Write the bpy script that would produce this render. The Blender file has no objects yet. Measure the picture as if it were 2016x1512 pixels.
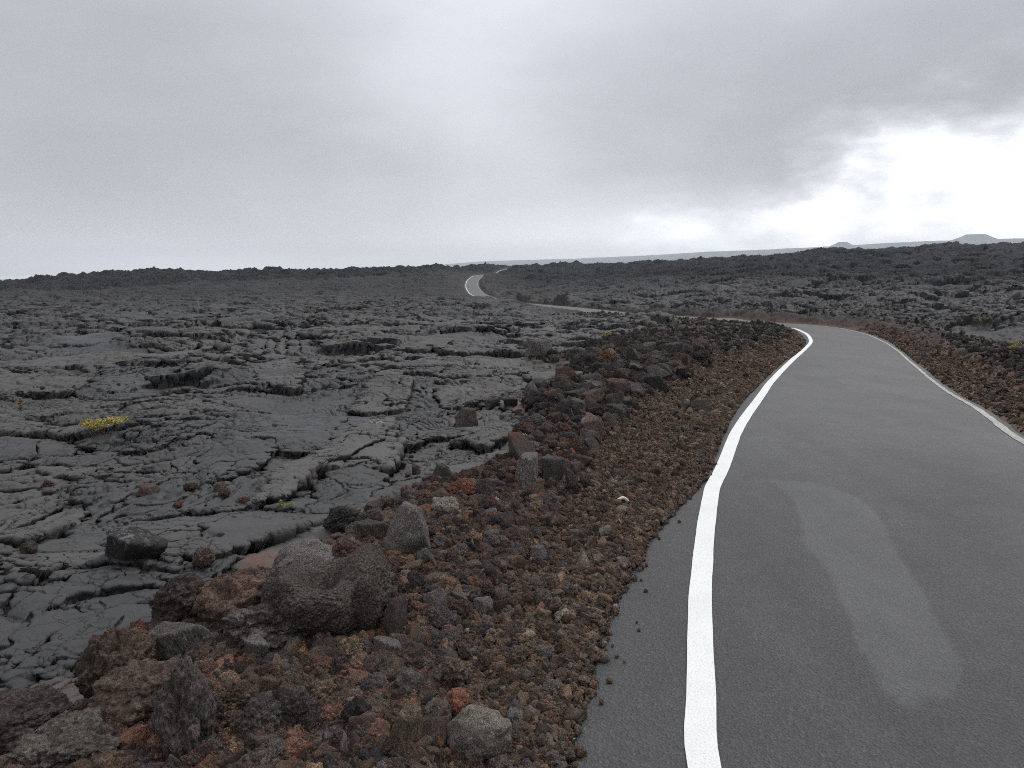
import bpy, bmesh, math, random
import numpy as np
from mathutils import Matrix, Vector, Euler

F = np.float32
random.seed(4)
rng = np.random.default_rng(11)
SC = bpy.context.scene
COL = SC.collection

# ------------------------------------------------------------------ noise helpers
def h2(ix, iy, seed):
    h = (ix.astype(np.uint32) * np.uint32(374761393) + iy.astype(np.uint32) * np.uint32(668265263)
         + np.uint32((seed * 974634777 + 12345) & 0xffffffff))
    h = (h ^ (h >> np.uint32(13))) * np.uint32(1274126177)
    h = (h ^ (h >> np.uint32(16))) * np.uint32(2246822519)
    return h ^ (h >> np.uint32(15))

def u01(h, k=0):
    if k:
        h = (h ^ np.uint32(k * 0x9E3779B1 & 0xffffffff)) * np.uint32(2654435761)
        h = h ^ (h >> np.uint32(15))
        h = h * np.uint32(2246822519)
        h = h ^ (h >> np.uint32(13))
    return (h & np.uint32(0xffffff)).astype(F) * F(1 / 16777216.0)

def perlin(x, y, seed=0):
    x = np.asarray(x, F); y = np.asarray(y, F)
    xf = np.floor(x); yf = np.floor(y)
    ix = xf.astype(np.int32); iy = yf.astype(np.int32)
    fx = x - xf; fy = y - yf
    u = fx * fx * fx * (fx * (fx * 6 - 15) + 10)
    v = fy * fy * fy * (fy * (fy * 6 - 15) + 10)
    def g(dx, dy):
        a = u01(h2(ix + dx, iy + dy, seed)) * F(6.2831853)
        return np.cos(a) * (fx - dx) + np.sin(a) * (fy - dy)
    a = g(0, 0); b = g(1, 0); c = g(0, 1); d = g(1, 1)
    ab = a + (b - a) * u
    cd = c + (d - c) * u
    return (ab + (cd - ab) * v) * F(1.5)

def fbm(x, y, seed=0, oct=4, gain=.5):
    s = 0; a = 1.0; t = 0
    for k in range(oct):
        s = s + perlin(x * (2.03 ** k), y * (2.03 ** k), seed + k * 17) * F(a)
        t += a; a *= gain
    return s / F(t)

def ridged(x, y, seed=0, oct=4, gain=.55):
    s = 0; a = 1.0; t = 0
    for k in range(oct):
        s = s + (1 - np.abs(perlin(x * (2.1 ** k), y * (2.1 ** k), seed + k * 13)) * 1.6) * F(a)
        t += a; a *= gain
    return s / F(t)

def worley(x, y, seed=0, jit=.95):
    """F1, distance to the cell border, cell hash, offset from the cell's centre"""
    x = np.asarray(x, F); y = np.asarray(y, F)
    xf = np.floor(x); yf = np.floor(y)
    ix = xf.astype(np.int32); iy = yf.astype(np.int32)
    fx = x - xf; fy = y - yf
    f1 = np.full(x.shape, 9, F); f2 = np.full(x.shape, 9, F)
    ax = np.zeros(x.shape, F); ay = np.zeros(x.shape, F)
    bx = np.zeros(x.shape, F); by = np.zeros(x.shape, F)
    hid = np.zeros(x.shape, np.uint32)
    for dx in (-1, 0, 1):
        for dy in (-1, 0, 1):
            h = h2(ix + dx, iy + dy, seed)
            px = dx + F(.5) + (u01(h) - F(.5)) * F(jit) - fx
            py = dy + F(.5) + (u01(h, 1) - F(.5)) * F(jit) - fy
            d = px * px + py * py
            m1 = d < f1
            m2 = (~m1) & (d < f2)
            bx = np.where(m1, ax, np.where(m2, px, bx)); by = np.where(m1, ay, np.where(m2, py, by))
            f2 = np.where(m1, f1, np.where(m2, d, f2))
            ax = np.where(m1, px, ax); ay = np.where(m1, py, ay)
            hid = np.where(m1, h, hid)
            f1 = np.where(m1, d, f1)
    sep = np.sqrt((ax - bx) ** 2 + (ay - by) ** 2) + F(1e-4)
    edge = (f2 - f1) / (2 * sep)
    return np.sqrt(f1), edge, hid, -ax, -ay

def sst(a, b, x):
    t = np.clip((x - a) / (b - a), 0, 1)
    return t * t * (3 - 2 * t)

# ------------------------------------------------------------------ camera model (2016 x 1512 photograph)
FPX, PITCH, CAMZ = 1514.0, math.radians(8.7), 1.5
CT, ST = math.cos(PITCH), math.sin(PITCH)
def ray(px, py):
    a = (np.asarray(px, float) - 1008) / FPX; b = (756 - np.asarray(py, float)) / FPX
    return a, CT + b * ST, -ST + b * CT          # x, y, z of the direction
def at_Y(px, py, Y):
    x, y, z = ray(px, py)
    return x / y * Y, Y, CAMZ + z / y * Y

# ------------------------------------------------------------------ road: height along its length and its painted lines
RZ = np.array([(-30, .1), (0, 0), (7, 0), (11.3, -.24), (15.7, -.42), (21.6, -.76), (34, -.84), (42, -1.2), (50, -1.55), (60, -1.93), (80, -2.57),
               (95, -3.05), (112, -3.4), (133, -3.2), (152, -2.6), (175, -1.6), (192, -.8), (205, -.75), (235, -.8), (255, 0), (275, .63), (285, 1.0), (310, .6), (400, -6)])
_g = np.linspace(-30, 400, 4301)
_z = np.interp(_g, RZ[:, 0], RZ[:, 1])
_k = np.exp(-np.linspace(-2, 2, 41) ** 2); _k /= _k.sum()
_z = np.convolve(np.pad(_z, 20, mode='edge'), _k, mode='valid')
def zroad(Y): return np.interp(Y, _g, _z)
def on_road(pts):
    out = []
    for p in pts:
        if len(p) == 3:
            x, y, z = at_Y(*p); out.append((x, y)); continue
        Y = np.concatenate([np.linspace(.5, 36, 3000)])
        x, y, z = ray(*p)
        diff = CAMZ + z / y * Y - zroad(Y)
        i = int(np.argmax(diff < 0)) or len(Y) - 1
        out.append((x / y * Y[i], Y[i]))
    return np.array(out)
L_PX = [(1385, 1512), (1381, 1373), (1378, 1259), (1379, 1168), (1386, 1077), (1391, 1032), (1398, 986), (1404, 959), (1424, 918), (1441, 873), (1451, 850),
        (1473, 815), (1499, 779), (1515, 756), (1535, 734), (1557, 712), (1575, 696), (1587, 685), (1596, 674), (1594, 665), (1587.5, 658), (1574, 651), (1561, 647), (1538, 644.6), (1520, 642.4)]
R_PX = [(2016, 869), (1986, 846), (1948, 812), (1909, 788), (1879, 773), (1833, 743), (1794, 710), (1779, 697), (1769, 688), (1751, 679), (1730, 669), (1712, 661),
        (1689, 654), (1653, 647), (1615, 642), (1577, 639), (1538, 637), (1515, 635.5), (1453, 631, 33.8), (1390, 627, 37.5), (1318, 622.5, 42.5), (1247, 617.5, 50), (1197, 612, 60), (1100, 602.6, 80),
        (1044, 597.5, 95), (1010, 594, 106), (985, 591, 115), (968, 586, 123), (954, 579, 133), (947, 573, 142), (942, 566, 152), (940.5, 559, 163), (942, 552, 175), (952, 543.5, 192), (972, 543, 215), (990, 540, 235),
        (998, 534, 255), (1011, 530, 275), (1020, 528, 287), (1040, 529, 310), (1070, 545, 345)]
LE_PX = [(1107, 1512), (1136, 1418), (1168, 1304), (1186, 1245), (1213, 1168), (1254, 1109), (1282, 1054), (1327, 1004), (1384, 950), (1407, 896), (1427, 850), (1441, 820), (1464, 788),
         (1500, 751), (1523, 729), (1551, 706), (1567, 698), (1582, 683), (1586, 674), (1579, 663), (1566, 652), (1553, 648), (1530, 645.5), (1512, 643.5)]
RE_PX = [(2016, 858), (2001, 849), (1976, 832), (1950, 813), (1920, 792), (1884, 765), (1853, 747), (1822, 722), (1795, 702), (1781, 691), (1765, 682), (1740, 671), (1714, 660), (1689, 652.5), (1653, 645.8), (1615, 641)]
def resample(P, ds):
    """Catmull-Rom through P, resampled to spacing ds"""
    P = np.asarray(P, float)
    Q = np.vstack([2 * P[0] - P[1], P, 2 * P[-1] - P[-2]])
    out = []
    for i in range(1, len(Q) - 2):
        t = np.linspace(0, 1, 24, endpoint=False)[:, None]
        p0, p1, p2, p3 = Q[i - 1], Q[i], Q[i + 1], Q[i + 2]
        out.append(.5 * (2 * p1 + (p2 - p0) * t + (2 * p0 - 5 * p1 + 4 * p2 - p3) * t ** 2 + (3 * p1 - p0 - 3 * p2 + p3) * t ** 3))
    C = np.vstack(out + [P[-1:]])
    s = np.concatenate([[0], np.cumsum(np.hypot(*np.diff(C, axis=0).T))])
    n = max(2, int(s[-1] / ds))
    t = np.linspace(0, s[-1], n)
    return np.stack([np.interp(t, s, C[:, 0]), np.interp(t, s, C[:, 1])], 1)
def tangents(P, k=1):
    T = np.gradient(P, axis=0)
    if k > 1:
        w = np.hanning(2 * k + 1); w /= w.sum()
        T = np.stack([np.convolve(np.pad(T[:, j], k, mode='edge'), w, mode='valid') for j in (0, 1)], 1)
    return T / np.linalg.norm(T, axis=1, keepdims=True)
def polydist(P, Q):
    """distance of each P to the polyline Q"""
    best = np.full(len(P), 1e9)
    for a, b in zip(Q[:-1], Q[1:]):
        ab = b - a
        t = np.clip(((P - a) @ ab) / (ab @ ab + 1e-12), 0, 1)[:, None]
        best = np.minimum(best, np.linalg.norm(P - a - t * ab, axis=1))
    return best
def back(P, n=3, heading=math.radians(14)):
    d = np.array([math.sin(heading), math.cos(heading)])
    return np.vstack([P[0] - d * k for k in (14, 9, 5, 2.5, 1)] + [P])
Rl = back(on_road(R_PX)); Le = back(on_road(LE_PX)); Re = back(on_road(RE_PX)); Ln = back(on_road(L_PX), heading=math.radians(2))
Ln[:5] = Ln[5] + np.array([[-3.0, -14], [-1.9, -9], [-.9, -5], [-.35, -2.5], [-.1, -1]])
Le[:5] = Ln[:5] - np.array([.45, 0])
R_f = resample(Rl, .6)
T = tangents(R_f, 3)
far_L = R_f + np.stack([-T[:, 1], T[:, 0]], 1) * 2.45
far_L = far_L[R_f[:, 1] > 34.6]
far_L = far_L[(far_L[:, 1] > 31.5)][::2]
LINE = resample(np.vstack([Ln, far_L]), .1)
keep = np.ones(len(LINE), bool)
keep[LINE[:, 1] > 40] = (np.arange((LINE[:, 1] > 40).sum()) % 4 == 0)
LINE = LINE[keep]
LT = tangents(LINE, 6)
LNRM = np.stack([LT[:, 1], -LT[:, 0]], 1)             # to the right of travel
NS = len(LINE)
def smooth1(a, k):
    w = np.hanning(2 * k + 1); w /= w.sum()
    return np.convolve(np.pad(a, k, mode='edge'), w, mode='valid')
yy = LINE[:, 1]
w_R = np.where(yy < 33, polydist(LINE, R_f), 2.45)
w_l = np.where(yy < 29, polydist(LINE, Le), .3)
w_e = np.where(yy < 23, polydist(LINE, Re), w_R + .2)
w_R, w_l, w_e = smooth1(w_R, 12), smooth1(w_l, 4), smooth1(w_e, 14)
w_e = np.maximum(w_e, w_R + .12)
ROADZ = zroad(yy)

def road_query(x, y):
    """signed offset from the white line (+ towards the road), station index"""
    n = x.size
    d = np.full(n, 200, F); idx = np.zeros(n, np.int32)
    sel = np.where((np.hypot(x, y) < 360) & (np.abs(np.arctan2(x, y)) < 2.6))[0]
    st = 5
    cx = LINE[::st, 0].astype(F); cy = LINE[::st, 1].astype(F)
    for k in range(0, len(sel), 20000):
        s = sel[k:k + 20000]
        D = (x[s, None] - cx[None]) ** 2 + (y[s, None] - cy[None]) ** 2
        j = D.argmin(1).astype(np.int32) * st
        best = np.full(len(s), 1e9, F); bi = j.copy()
        for o in range(-st, st + 1):
            jj = np.clip(j + o, 0, NS - 1)
            dd = (x[s] - LINE[jj, 0]) ** 2 + (y[s] - LINE[jj, 1]) ** 2
            m = dd < best
            best = np.where(m, dd, best); bi = np.where(m, jj, bi)
        rx = x[s] - LINE[bi, 0]; ry = y[s] - LINE[bi, 1]
        sd = rx * LNRM[bi, 0] + ry * LNRM[bi, 1]
        al = np.abs(rx * LT[bi, 0] + ry * LT[bi, 1])
        d[s] = np.sign(sd) * np.sqrt(sd ** 2 + np.maximum(al - .4, 0) ** 2)
        idx[s] = bi
    return d, idx

# ------------------------------------------------------------------ broad relief of the lava field
def zy(row, Y): return at_Y(1008, row, Y)[2]
COLS = {
    -900: [(2, 0), (8, 0), (20, -.3), (40, -1.1), (80, -2.4), (130, -3.4), (200, -4.2), (225, -3.8), (300, -9), (900, -25)],
    0: [(2, 0), (8, -.02), (20, -.35), (40, -1.2), (80, -2.6), (130, -3.9), (200, zy(573, 200)), (228, zy(560, 228)), (300, -9), (900, -25)],
    150: [(2, 0), (8, -.02), (20, -.35), (40, -1.2), (80, -2.6), (130, -3.9), (195, zy(568, 195)), (220, zy(547, 220)), (300, -7), (900, -25)],
    300: [(2, 0), (8, -.02), (20, -.35), (40, -1.2), (80, -2.6), (130, -3.8), (190, zy(563, 190)), (215, zy(536, 215)), (300, -6), (900, -25)],
    600: [(2, 0), (8, -.02), (20, -.35), (40, -1.2), (80, -2.6), (130, -3.5), (188, zy(553, 188)), (212, zy(536, 212)), (300, -6), (900, -25)],
    850: [(2, 0), (8, -.02), (20, -.35), (40, -1.2), (80, -2.65), (130, -3.4), (160, -2.6), (205, zy(541, 205)), (235, zy(530, 235)), (320, -4), (900, -25)],
    940: [(2, 0), (8, -.02), (20, -.35), (40, -1.2), (80, -2.7), (133, -3.3), (152, -2.6), (175, -1.6), (192, -.8), (220, -.85), (250, zy(535, 250)), (300, zy(523.5, 300)), (400, -4), (900, -25)],
    1000: [(2, 0), (8, -.02), (20, -.4), (40, -1.25), (80, -2.75), (112, -3.4), (140, -2.7), (175, -1.7), (215, -.8), (255, 0), (285, .8), (310, zy(523, 310)), (400, -4), (900, -25)],
    1050: [(2, 0), (8, -.02), (20, -.4), (40, -1.25), (80, -2.75), (95, -3.05), (120, -2.8), (160, zy(560, 160)), (200, zy(541, 200)), (262, zy(524.5, 262)), (330, -2), (900, -25)],
    1100: [(2, 0), (8, -.02), (20, -.4), (40, -1.2), (80, -2.57), (110, zy(582, 110)), (150, zy(561, 150)), (200, zy(538, 200)), (250, zy(521, 250)), (330, -2), (900, -25)],
    1300: [(2, 0), (8, -.02), (20, -.3), (44, -1.2), (60, -1.5), (100, zy(570, 100)), (150, zy(540, 150)), (205, zy(516, 205)), (300, -1), (900, -25)],
    1400: [(2, 0), (8, -.02), (20, -.3), (37, -.95), (52, zy(600, 52)), (95, zy(560, 95)), (140, zy(532, 140)), (188, zy(513, 188)), (280, 0), (900, -25)],
    1600: [(2, 0), (8, -.05), (20, -.5), (31, -.8), (37, -.85), (62, zy(581, 62)), (105, zy(541, 105)), (162, zy(496, 162)), (260, 1), (900, -25)],
    1800: [(2, 0), (8, -.05), (15, -.4), (27, -.55), (45, zy(602, 45)), (72, zy(562, 72)), (110, zy(522, 110)), (152, zy(490, 152)), (250, 2), (900, -25)],
    2016: [(2, 0), (8, -.02), (15.5, -.28), (26, -.45), (40, zy(602, 40)), (62, zy(562, 62)), (95, zy(522, 95)), (142, zy(482, 142)), (240, 2), (900, -25)],
    2800: [(2, 0), (8, 0), (15, -.2), (26, -.4), (40, -.4), (62, 0), (95, 1.9), (145, 6.2), (240, 3), (900, -25)],
}
_az = np.linspace(-1.2, 1.2, 241); _lr = np.linspace(math.log(1.0), math.log(1000), 300)
_ca = np.array([math.atan((p - 1008) / FPX / CT) for p in COLS])
_cv = np.array([np.interp(np.exp(_lr) * math.cos(a), [q[0] for q in v], [q[1] for q in v]) for a, v in zip(_ca, COLS.values())])
TAB = np.stack([np.interp(_az, _ca, _cv[:, j]) for j in range(len(_lr))], 1)
def blur(A, k, ax):
    w = np.exp(-np.linspace(-2, 2, 2 * k + 1) ** 2); w /= w.sum()
    P = np.pad(A, [(k, k) if i == ax else (0, 0) for i in (0, 1)], mode='edge')
    return sum(w[i] * np.take(P, range(i, i + A.shape[ax]), axis=ax) for i in range(2 * k + 1))
TAB = blur(blur(TAB, 3, 0), 3, 1)
def base_z(r, az):
    a = np.clip((az + 1.2) / 2.4 * 240, 0, 239.999); l = np.clip((np.log(np.maximum(r, 1)) - _lr[0]) / (_lr[-1] - _lr[0]) * 299, 0, 298.999)
    i = a.astype(int); j = l.astype(int); fa = a - i; fl = l - j
    return ((TAB[i, j] * (1 - fl) + TAB[i, j + 1] * fl) * (1 - fa) + (TAB[i + 1, j] * (1 - fl) + TAB[i + 1, j + 1] * fl) * fa).astype(F)

# the long open cracks and ledges of the near lava: (pixel path, groove width, groove depth, lift of the far side)
CRACKS = [
    ([(-60, 1100), (0, 1092), (60, 1083), (118, 1050), (165, 1000)], .050, .16, .07),
    ([(-40, 905), (0, 925), (30, 912), (60, 905), (90, 928), (130, 935), (190, 945), (255, 957)], .035, .16, .04),
    ([(545, 945), (600, 918), (640, 895), (690, 872)], .10, .16, .04),
    ([(258, 1022), (330, 1018), (430, 1014), (500, 1005), (585, 1010)], .03, .08, .03),
    ([(455, 1115), (520, 1080), (560, 1070), (640, 1050), (700, 1030)], .05, .15, .06),
    ([(330, 862), (345, 858), (390, 845), (395, 838)], .06, .12, .07),
    ([(540, 1145), (600, 1125), (640, 1100)], .06, .16, .05),
    ([(490, 1005), (560, 990), (620, 960), (700, 915), (760, 880), (780, 840)], .025, .07, .02),
    ([(545, 1005), (600, 960), (640, 935), (720, 920), (760, 935)], .025, .08, .03),
    ([(780, 890), (785, 845), (775, 830)], .05, .16, .05),
    ([(805, 750), (812, 765), (795, 790)], .07, .18, .05),
    ([(380, 965), (470, 955), (520, 930)], .03, .06, .02),
    ([(0, 1045), (80, 1010), (140, 985), (180, 1000)], .02, .05, .02),
    ([(100, 1220), (180, 1190), (330, 1170)], .035, .07, .03),
    ([(-20, 1360), (60, 1300), (140, 1245), (250, 1205), (330, 1215)], .04, .09, -.03),
    ([(60, 1395), (130, 1330), (200, 1270), (240, 1240)], .03, .07, .0),
    ([(0, 1230), (60, 1170), (150, 1140), (300, 1135), (420, 1150)], .04, .09, .04),
    ([(870, 1000), (830, 990), (740, 1000), (660, 1040)], .04, .12, .06),
]
CRK = []
for pts, w, dp, lift in CRACKS:
    P = np.array([(x / -z * CAMZ, y / -z * CAMZ) for x, y, z in (ray(*p) for p in pts)])
    CRK.append((resample(P, .05), w, dp, lift))

# broad flat slabs of crust standing a little proud, each with a dark gap under its rim: (pixel outline, lift, tilt towards the viewer, tan tint)
SLABS = [
    ([(-90, 955), (60, 962), (150, 984), (168, 1000), (118, 1050), (60, 1083), (-90, 1112)], .06, .0, .9),
    ([(455, 1120), (520, 1082), (640, 1048), (760, 1030), (800, 1040), (770, 1080), (700, 1100), (640, 1110), (540, 1143)], .05, .05, 1.0),
    ([(215, 1015), (330, 1018), (500, 1008), (600, 1010), (700, 1028), (640, 1044), (520, 1076), (440, 1104), (300, 1110), (210, 1080)], .05, -.05, .45),
    ([(490, 1005), (545, 950), (620, 915), (690, 875), (760, 850), (790, 880), (760, 930), (640, 936), (600, 956), (560, 988)], .13, .10, 1.0),
    ([(235, 845), (300, 834), (390, 842), (342, 862), (250, 851)], .06, .06, .5),
    ([(690, 792), (760, 748), (806, 762), (795, 790), (720, 802)], .14, .12, .8),
    ([(490, 725), (560, 702), (600, 742), (580, 770), (510, 762)], .18, .1, .6),
    ([(1060, 792), (1100, 764), (1148, 772), (1090, 812), (1030, 818), (985, 800)], .05, .05, 1.0),
    ([(842, 932), (1000, 902), (1008, 944), (930, 962), (850, 954)], .03, .0, .7),
    ([(640, 944), (742, 924), (748, 960), (700, 1002), (620, 1004)], .07, .06, .3),
    ([(860, 770), (960, 752), (1040, 770), (980, 792), (880, 800)], .08, .08, .8),
    ([(0, 1125), (60, 1112), (200, 1098), (215, 1120), (120, 1142), (20, 1165)], .03, .0, .8),
    ([(380, 905), (470, 885), (540, 895), (520, 925), (420, 940)], .05, .05, .3),
    ([(1010, 870), (1000, 850), (940, 850), (900, 870), (960, 885)], .06, .0, .6),
]
SLB = []
for pts, lift, tilt, tn in SLABS:
    P = np.array([(x / -z * CAMZ, y / -z * CAMZ) for x, y, z in (ray(*p) for p in pts)])
    SLB.append((np.vstack([P, P[:1]]), lift, tilt, tn))

def domes(x, y, s, seed, k=.9):
    """loose stones of size s lying on the ground, as a height"""
    wx = perlin(x / s * 1.3, y / s * 1.3, seed + 5) * F(.35); wy = perlin(x / s * 1.3, y / s * 1.3, seed + 6) * F(.35)
    f, e, h, cx, cy = worley(x / s + wx, y / s + wy, seed)
    R = F(.5) + u01(h, 3) * F(.3)
    q = np.clip(1 - (f / R) ** 2, 0, 1)
    return F(s) * (np.minimum(np.sqrt(q), F(.55) + F(.4) * u01(h, 4)) * F(k) * (F(.35) + u01(h, 2) * F(.65)) + np.clip(e, 0, .12) * F(.3)), h

def in_poly(P, Q):
    c = np.zeros(len(P), bool)
    for a, b in zip(Q, np.roll(Q, -1, 0)):
        m = (a[1] > P[:, 1]) != (b[1] > P[:, 1])
        with np.errstate(divide='ignore', invalid='ignore'):
            c ^= m & (P[:, 0] < (b[0] - a[0]) * (P[:, 1] - a[1]) / (b[1] - a[1]) + a[0])
    return c
HUMPS = [(*at_Y(px, 620, Y)[:2], w, hh) for px, Y, w, hh in ((1372, 27.5, 4, .22), (1225, 43, 3, .22), (1035, 84, 7, .75), (985, 103, 7, .55))]
RIDGE_R = ([-900, 0, 300, 600, 850, 950, 1050, 1200, 1400, 1700, 2016, 2600], [205, 202, 192, 189, 207, 236, 150, 112, 80, 62, 52, 50])
RIDGE_A = [math.atan((p - 1008) / FPX / CT) for p in RIDGE_R[0]]

def terrain(x, y, dl):
    """height and surface attributes of the ground; dl = spacing of the mesh at each point"""
    x = np.asarray(x, F); y = np.asarray(y, F); dl = np.asarray(dl, F)
    r = np.hypot(x, y); az = np.arctan2(x, y)
    zb = base_z(r, az)
    d, idx = road_query(x, y)
    dL = -(d + w_l[idx].astype(F)); dR = d - w_e[idx].astype(F)
    out = np.maximum(dL, dR)
    left = dL > dR
    zr = ROADZ[idx].astype(F)
    # ---- lava
    wx = fbm(x * .5, y * .5, 101, 3); wy = fbm(x * .5, y * .5, 131, 3)
    fx = perlin(x * 2.1, y * 2.1, 151); fy = perlin(x * 2.1, y * 2.1, 152)
    jx_ = perlin(x * 6.3, y * 6.3, 161) * F(.035) + perlin(x * 15, y * 15, 163) * F(.014); jy_ = perlin(x * 6.3, y * 6.3, 162) * F(.035) + perlin(x * 15, y * 15, 164) * F(.014)
    qx = x + wx * F(.9) + fx * F(.12) + jx_; qy = y + wy * F(.9) + fy * F(.12) + jy_
    nearf = sst(4, 26, r)
    h = fbm(x * .075, y * .075, 201, 3) * (F(.12) + F(.45) * sst(8, 60, r)) + perlin(x * .26, y * .34, 211) * (F(.10) + F(.13) * nearf) + perlin(x * .7, y * 1.0, 215) * F(.08)
    h_broad = h
    # plates a few metres across with tilted tops
    f, e, hid, cx, cy = worley(qx * F(.36), qy * F(.62), 301)
    cellv = u01(hid, 5)
    tx = (u01(hid, 6) - F(.5)); ty = (u01(hid, 7) - F(.5))
    amp = F(.06) + F(.075) * nearf
    h1 = (u01(hid, 8) - F(.5)) * F(1.3) * amp + (tx * cx + ty * cy) * F(.5) * amp * F(2.2)
    brd = F(.10) + F(.32) * u01(hid, 11)
    bulge = 1 - (1 - np.clip(e / brd, 0, 1)) ** 2.2
    h = h + h1 + bulge * amp * F(.38)
    gw_ = np.maximum(F(.018), dl * F(.7))
    h = h - np.exp(-(e / F(.5) / gw_) ** 2) * (F(.05) + F(.10) * nearf) * (u01(hid, 9) < .6)
    # rounded toes and lobes, lying with their length across the flow
    ang = perlin(x * .11, y * .11, 331) * F(1.3)
    ca, sa = np.cos(ang), np.sin(ang)
    ux = (qx * ca + qy * sa); uy = (-qx * sa + qy * ca)
    f2, e2, hid2, c2x, c2y = worley(ux * F(.75), uy * F(1.8), 401)
    m2 = sst(-.22, .18, perlin(x * .35, y * .35, 411) + F(.35) * (u01(hid, 4) - F(.5)))
    toe = 1 - (1 - np.clip(e2 / (F(.08) + F(.26) * u01(hid2, 11)), 0, 1)) ** 2.4
    h = h + m2 * (toe * (F(.060) + F(.08) * nearf) + (u01(hid2, 3) - F(.5)) * (F(.038) + F(.065) * nearf) + ((u01(hid2, 6) - F(.5)) * c2x + (u01(hid2, 7) - F(.5)) * c2y) * (F(.12) + F(.10) * nearf))
    # broken, upended slabs in patches
    mb = sst(.05, .25, perlin(x * .16 + 7, y * .22 + 3, 421)) * sst(6, 10, r)
    f3, e3, hid3, c3x, c3y = worley(qx * F(1.1) + 5, qy * F(1.5), 431)
    slab = ((u01(hid3, 3) - F(.4)) * F(.17) + ((u01(hid3, 6) - F(.5)) * c3x + (u01(hid3, 7) - F(.5)) * c3y) * F(.40)) * sst(0, .05, e3)
    h = h + mb * slab * F(.75)
    # crumbled skin in the creases between lobes
    f5, e5, hid5, _, _ = worley(x * F(9) + jx_ * F(20), y * F(12) + jy_ * F(20), 441)
    crz = (np.exp(-(e2 / F(.10)) ** 2) * m2 + np.exp(-(e / F(.08)) ** 2)) * np.clip(F(1.5) - dl * F(14), 0, 1)
    h = h + crz * ((u01(hid5, 3) - F(.5)) * F(.035) - np.exp(-(e5 / F(.12)) ** 2) * F(.02))
    slabm = np.zeros(x.shape, F); slabt = np.zeros(x.shape, F)
    nr = np.where((r < 15) & (y > 0) & (np.abs(az) < .8))[0]
    if len(nr):
        P = np.stack([x[nr] + jx_[nr] * F(1.6), y[nr] + jy_[nr] * F(1.6)], 1)
        for Q, lift, tilt, tn in SLB:
            lo, hi = Q.min(0) - .25, Q.max(0) + .25
            k_ = np.where(((P > lo) & (P < hi)).all(1))[0]
            if not len(k_): continue
            sdm = polydist(P[k_], Q); sdm = np.where(in_poly(P[k_], Q[:-1]), sdm, -sdm).astype(F)
            c = Q.mean(0); sp = max(np.ptp(Q[:, 1]), .3)
            m = sst(-.008, .012, sdm)
            top = h_broad[nr[k_]] + F(.035) + F(.55) * lift + (P[k_, 1] - c[1]) / sp * F(tilt * .7) + perlin(P[k_, 0] * 1.5, P[k_, 1] * 1.5, 471) * F(.02) - np.exp(-np.maximum(sdm, 0) / .03) * F(.012)
            hh = h[nr[k_]] * (1 - m) + top * m - np.clip(1 + sdm / F(.05), 0, 1) * (sdm < -.004) * F(.07)
            h[nr[k_]] = hh
            slabm[nr[k_]] = np.maximum(slabm[nr[k_]], m); slabt[nr[k_]] = np.where(m > .5, tn, slabt[nr[k_]])
    # drying cracks in the skin: coarse and fine polygons
    for sc, wdt, dep, sd in ((1.6, .009, .045, 501), (3.6, .005, .022, 511), (8.5, .003, .011, 521)):
        px = x * F(sc) + wx * F(.6) + fx * F(.4) + perlin(x * sc * 1.7, y * sc * 1.7, sd + 3) * F(.28) + perlin(x * sc * 5, y * sc * 5, sd + 5) * F(.09)
        py = y * F(sc) + wy * F(.6) + fy * F(.4) + perlin(x * sc * 1.7, y * sc * 1.7, sd + 4) * F(.28) + perlin(x * sc * 5, y * sc * 5, sd + 6) * F(.09)
        f4, e4, hid4, _, _ = worley(px, py, sd)
        mk = sst(F(-.28 if sc < 2 else -.10), F(.12 if sc < 2 else .27), perlin(x * sc * .33, y * sc * .33, sd + 7) + F(.25) * (cellv - F(.3)))
        w_ = np.maximum(F(wdt), dl * F(.5)) * F(sc)
        fade = np.clip(F(1.4) - dl * F(sc) * F(2.2), 0, 1)
        h = h - np.exp(-(e4 / w_) ** 2) * F(dep) * mk * fade
        h = h + (u01(hid4, 3) - F(.5)) * F(.018 / sc) * mk * fade * (F(.4) + F(.6) * (u01(hid4, 4) > .6))
    # ropes: wrinkled skin in festoons
    mr = sst(-.16, .0, perlin(x * .42 + 3, y * .55 + 9, 601) - F(.06)) * np.clip(F(1.6) - dl * F(26), 0, 1)
    ra = u01(hid, 2) * F(6.28)
    cxr = cx * F(2.2); cyr = cy * F(1.6)
    ph = (cxr * np.cos(ra) + cyr * np.sin(ra)) + F(.45) * (cxr * np.sin(ra) - cyr * np.cos(ra)) ** 2 + perlin(x * 1.6, y * 1.6, 611) * F(.16) + perlin(x * 6, y * 6, 612) * F(.02)
    h = h + mr * (np.abs(np.sin(ph * F(3.1416 / .095))) ** F(.7) - F(.5)) * F(.030)
    h = h + (1 - slabm) * perlin(x * 7, y * 10, 619) * F(.006) * np.clip(F(1.5) - dl * F(12), 0, 1)
    # small grain of the crust
    h = h + perlin(x * 3, y * 5, 621) * F(.012) + fbm(x * 14, y * 18, 625, 2) * F(.0045) * np.clip(F(1.5) - dl * F(18), 0, 1)
    # open cracks and ledges
    nr = np.where((r < 14) & (y > 0))[0]
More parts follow.
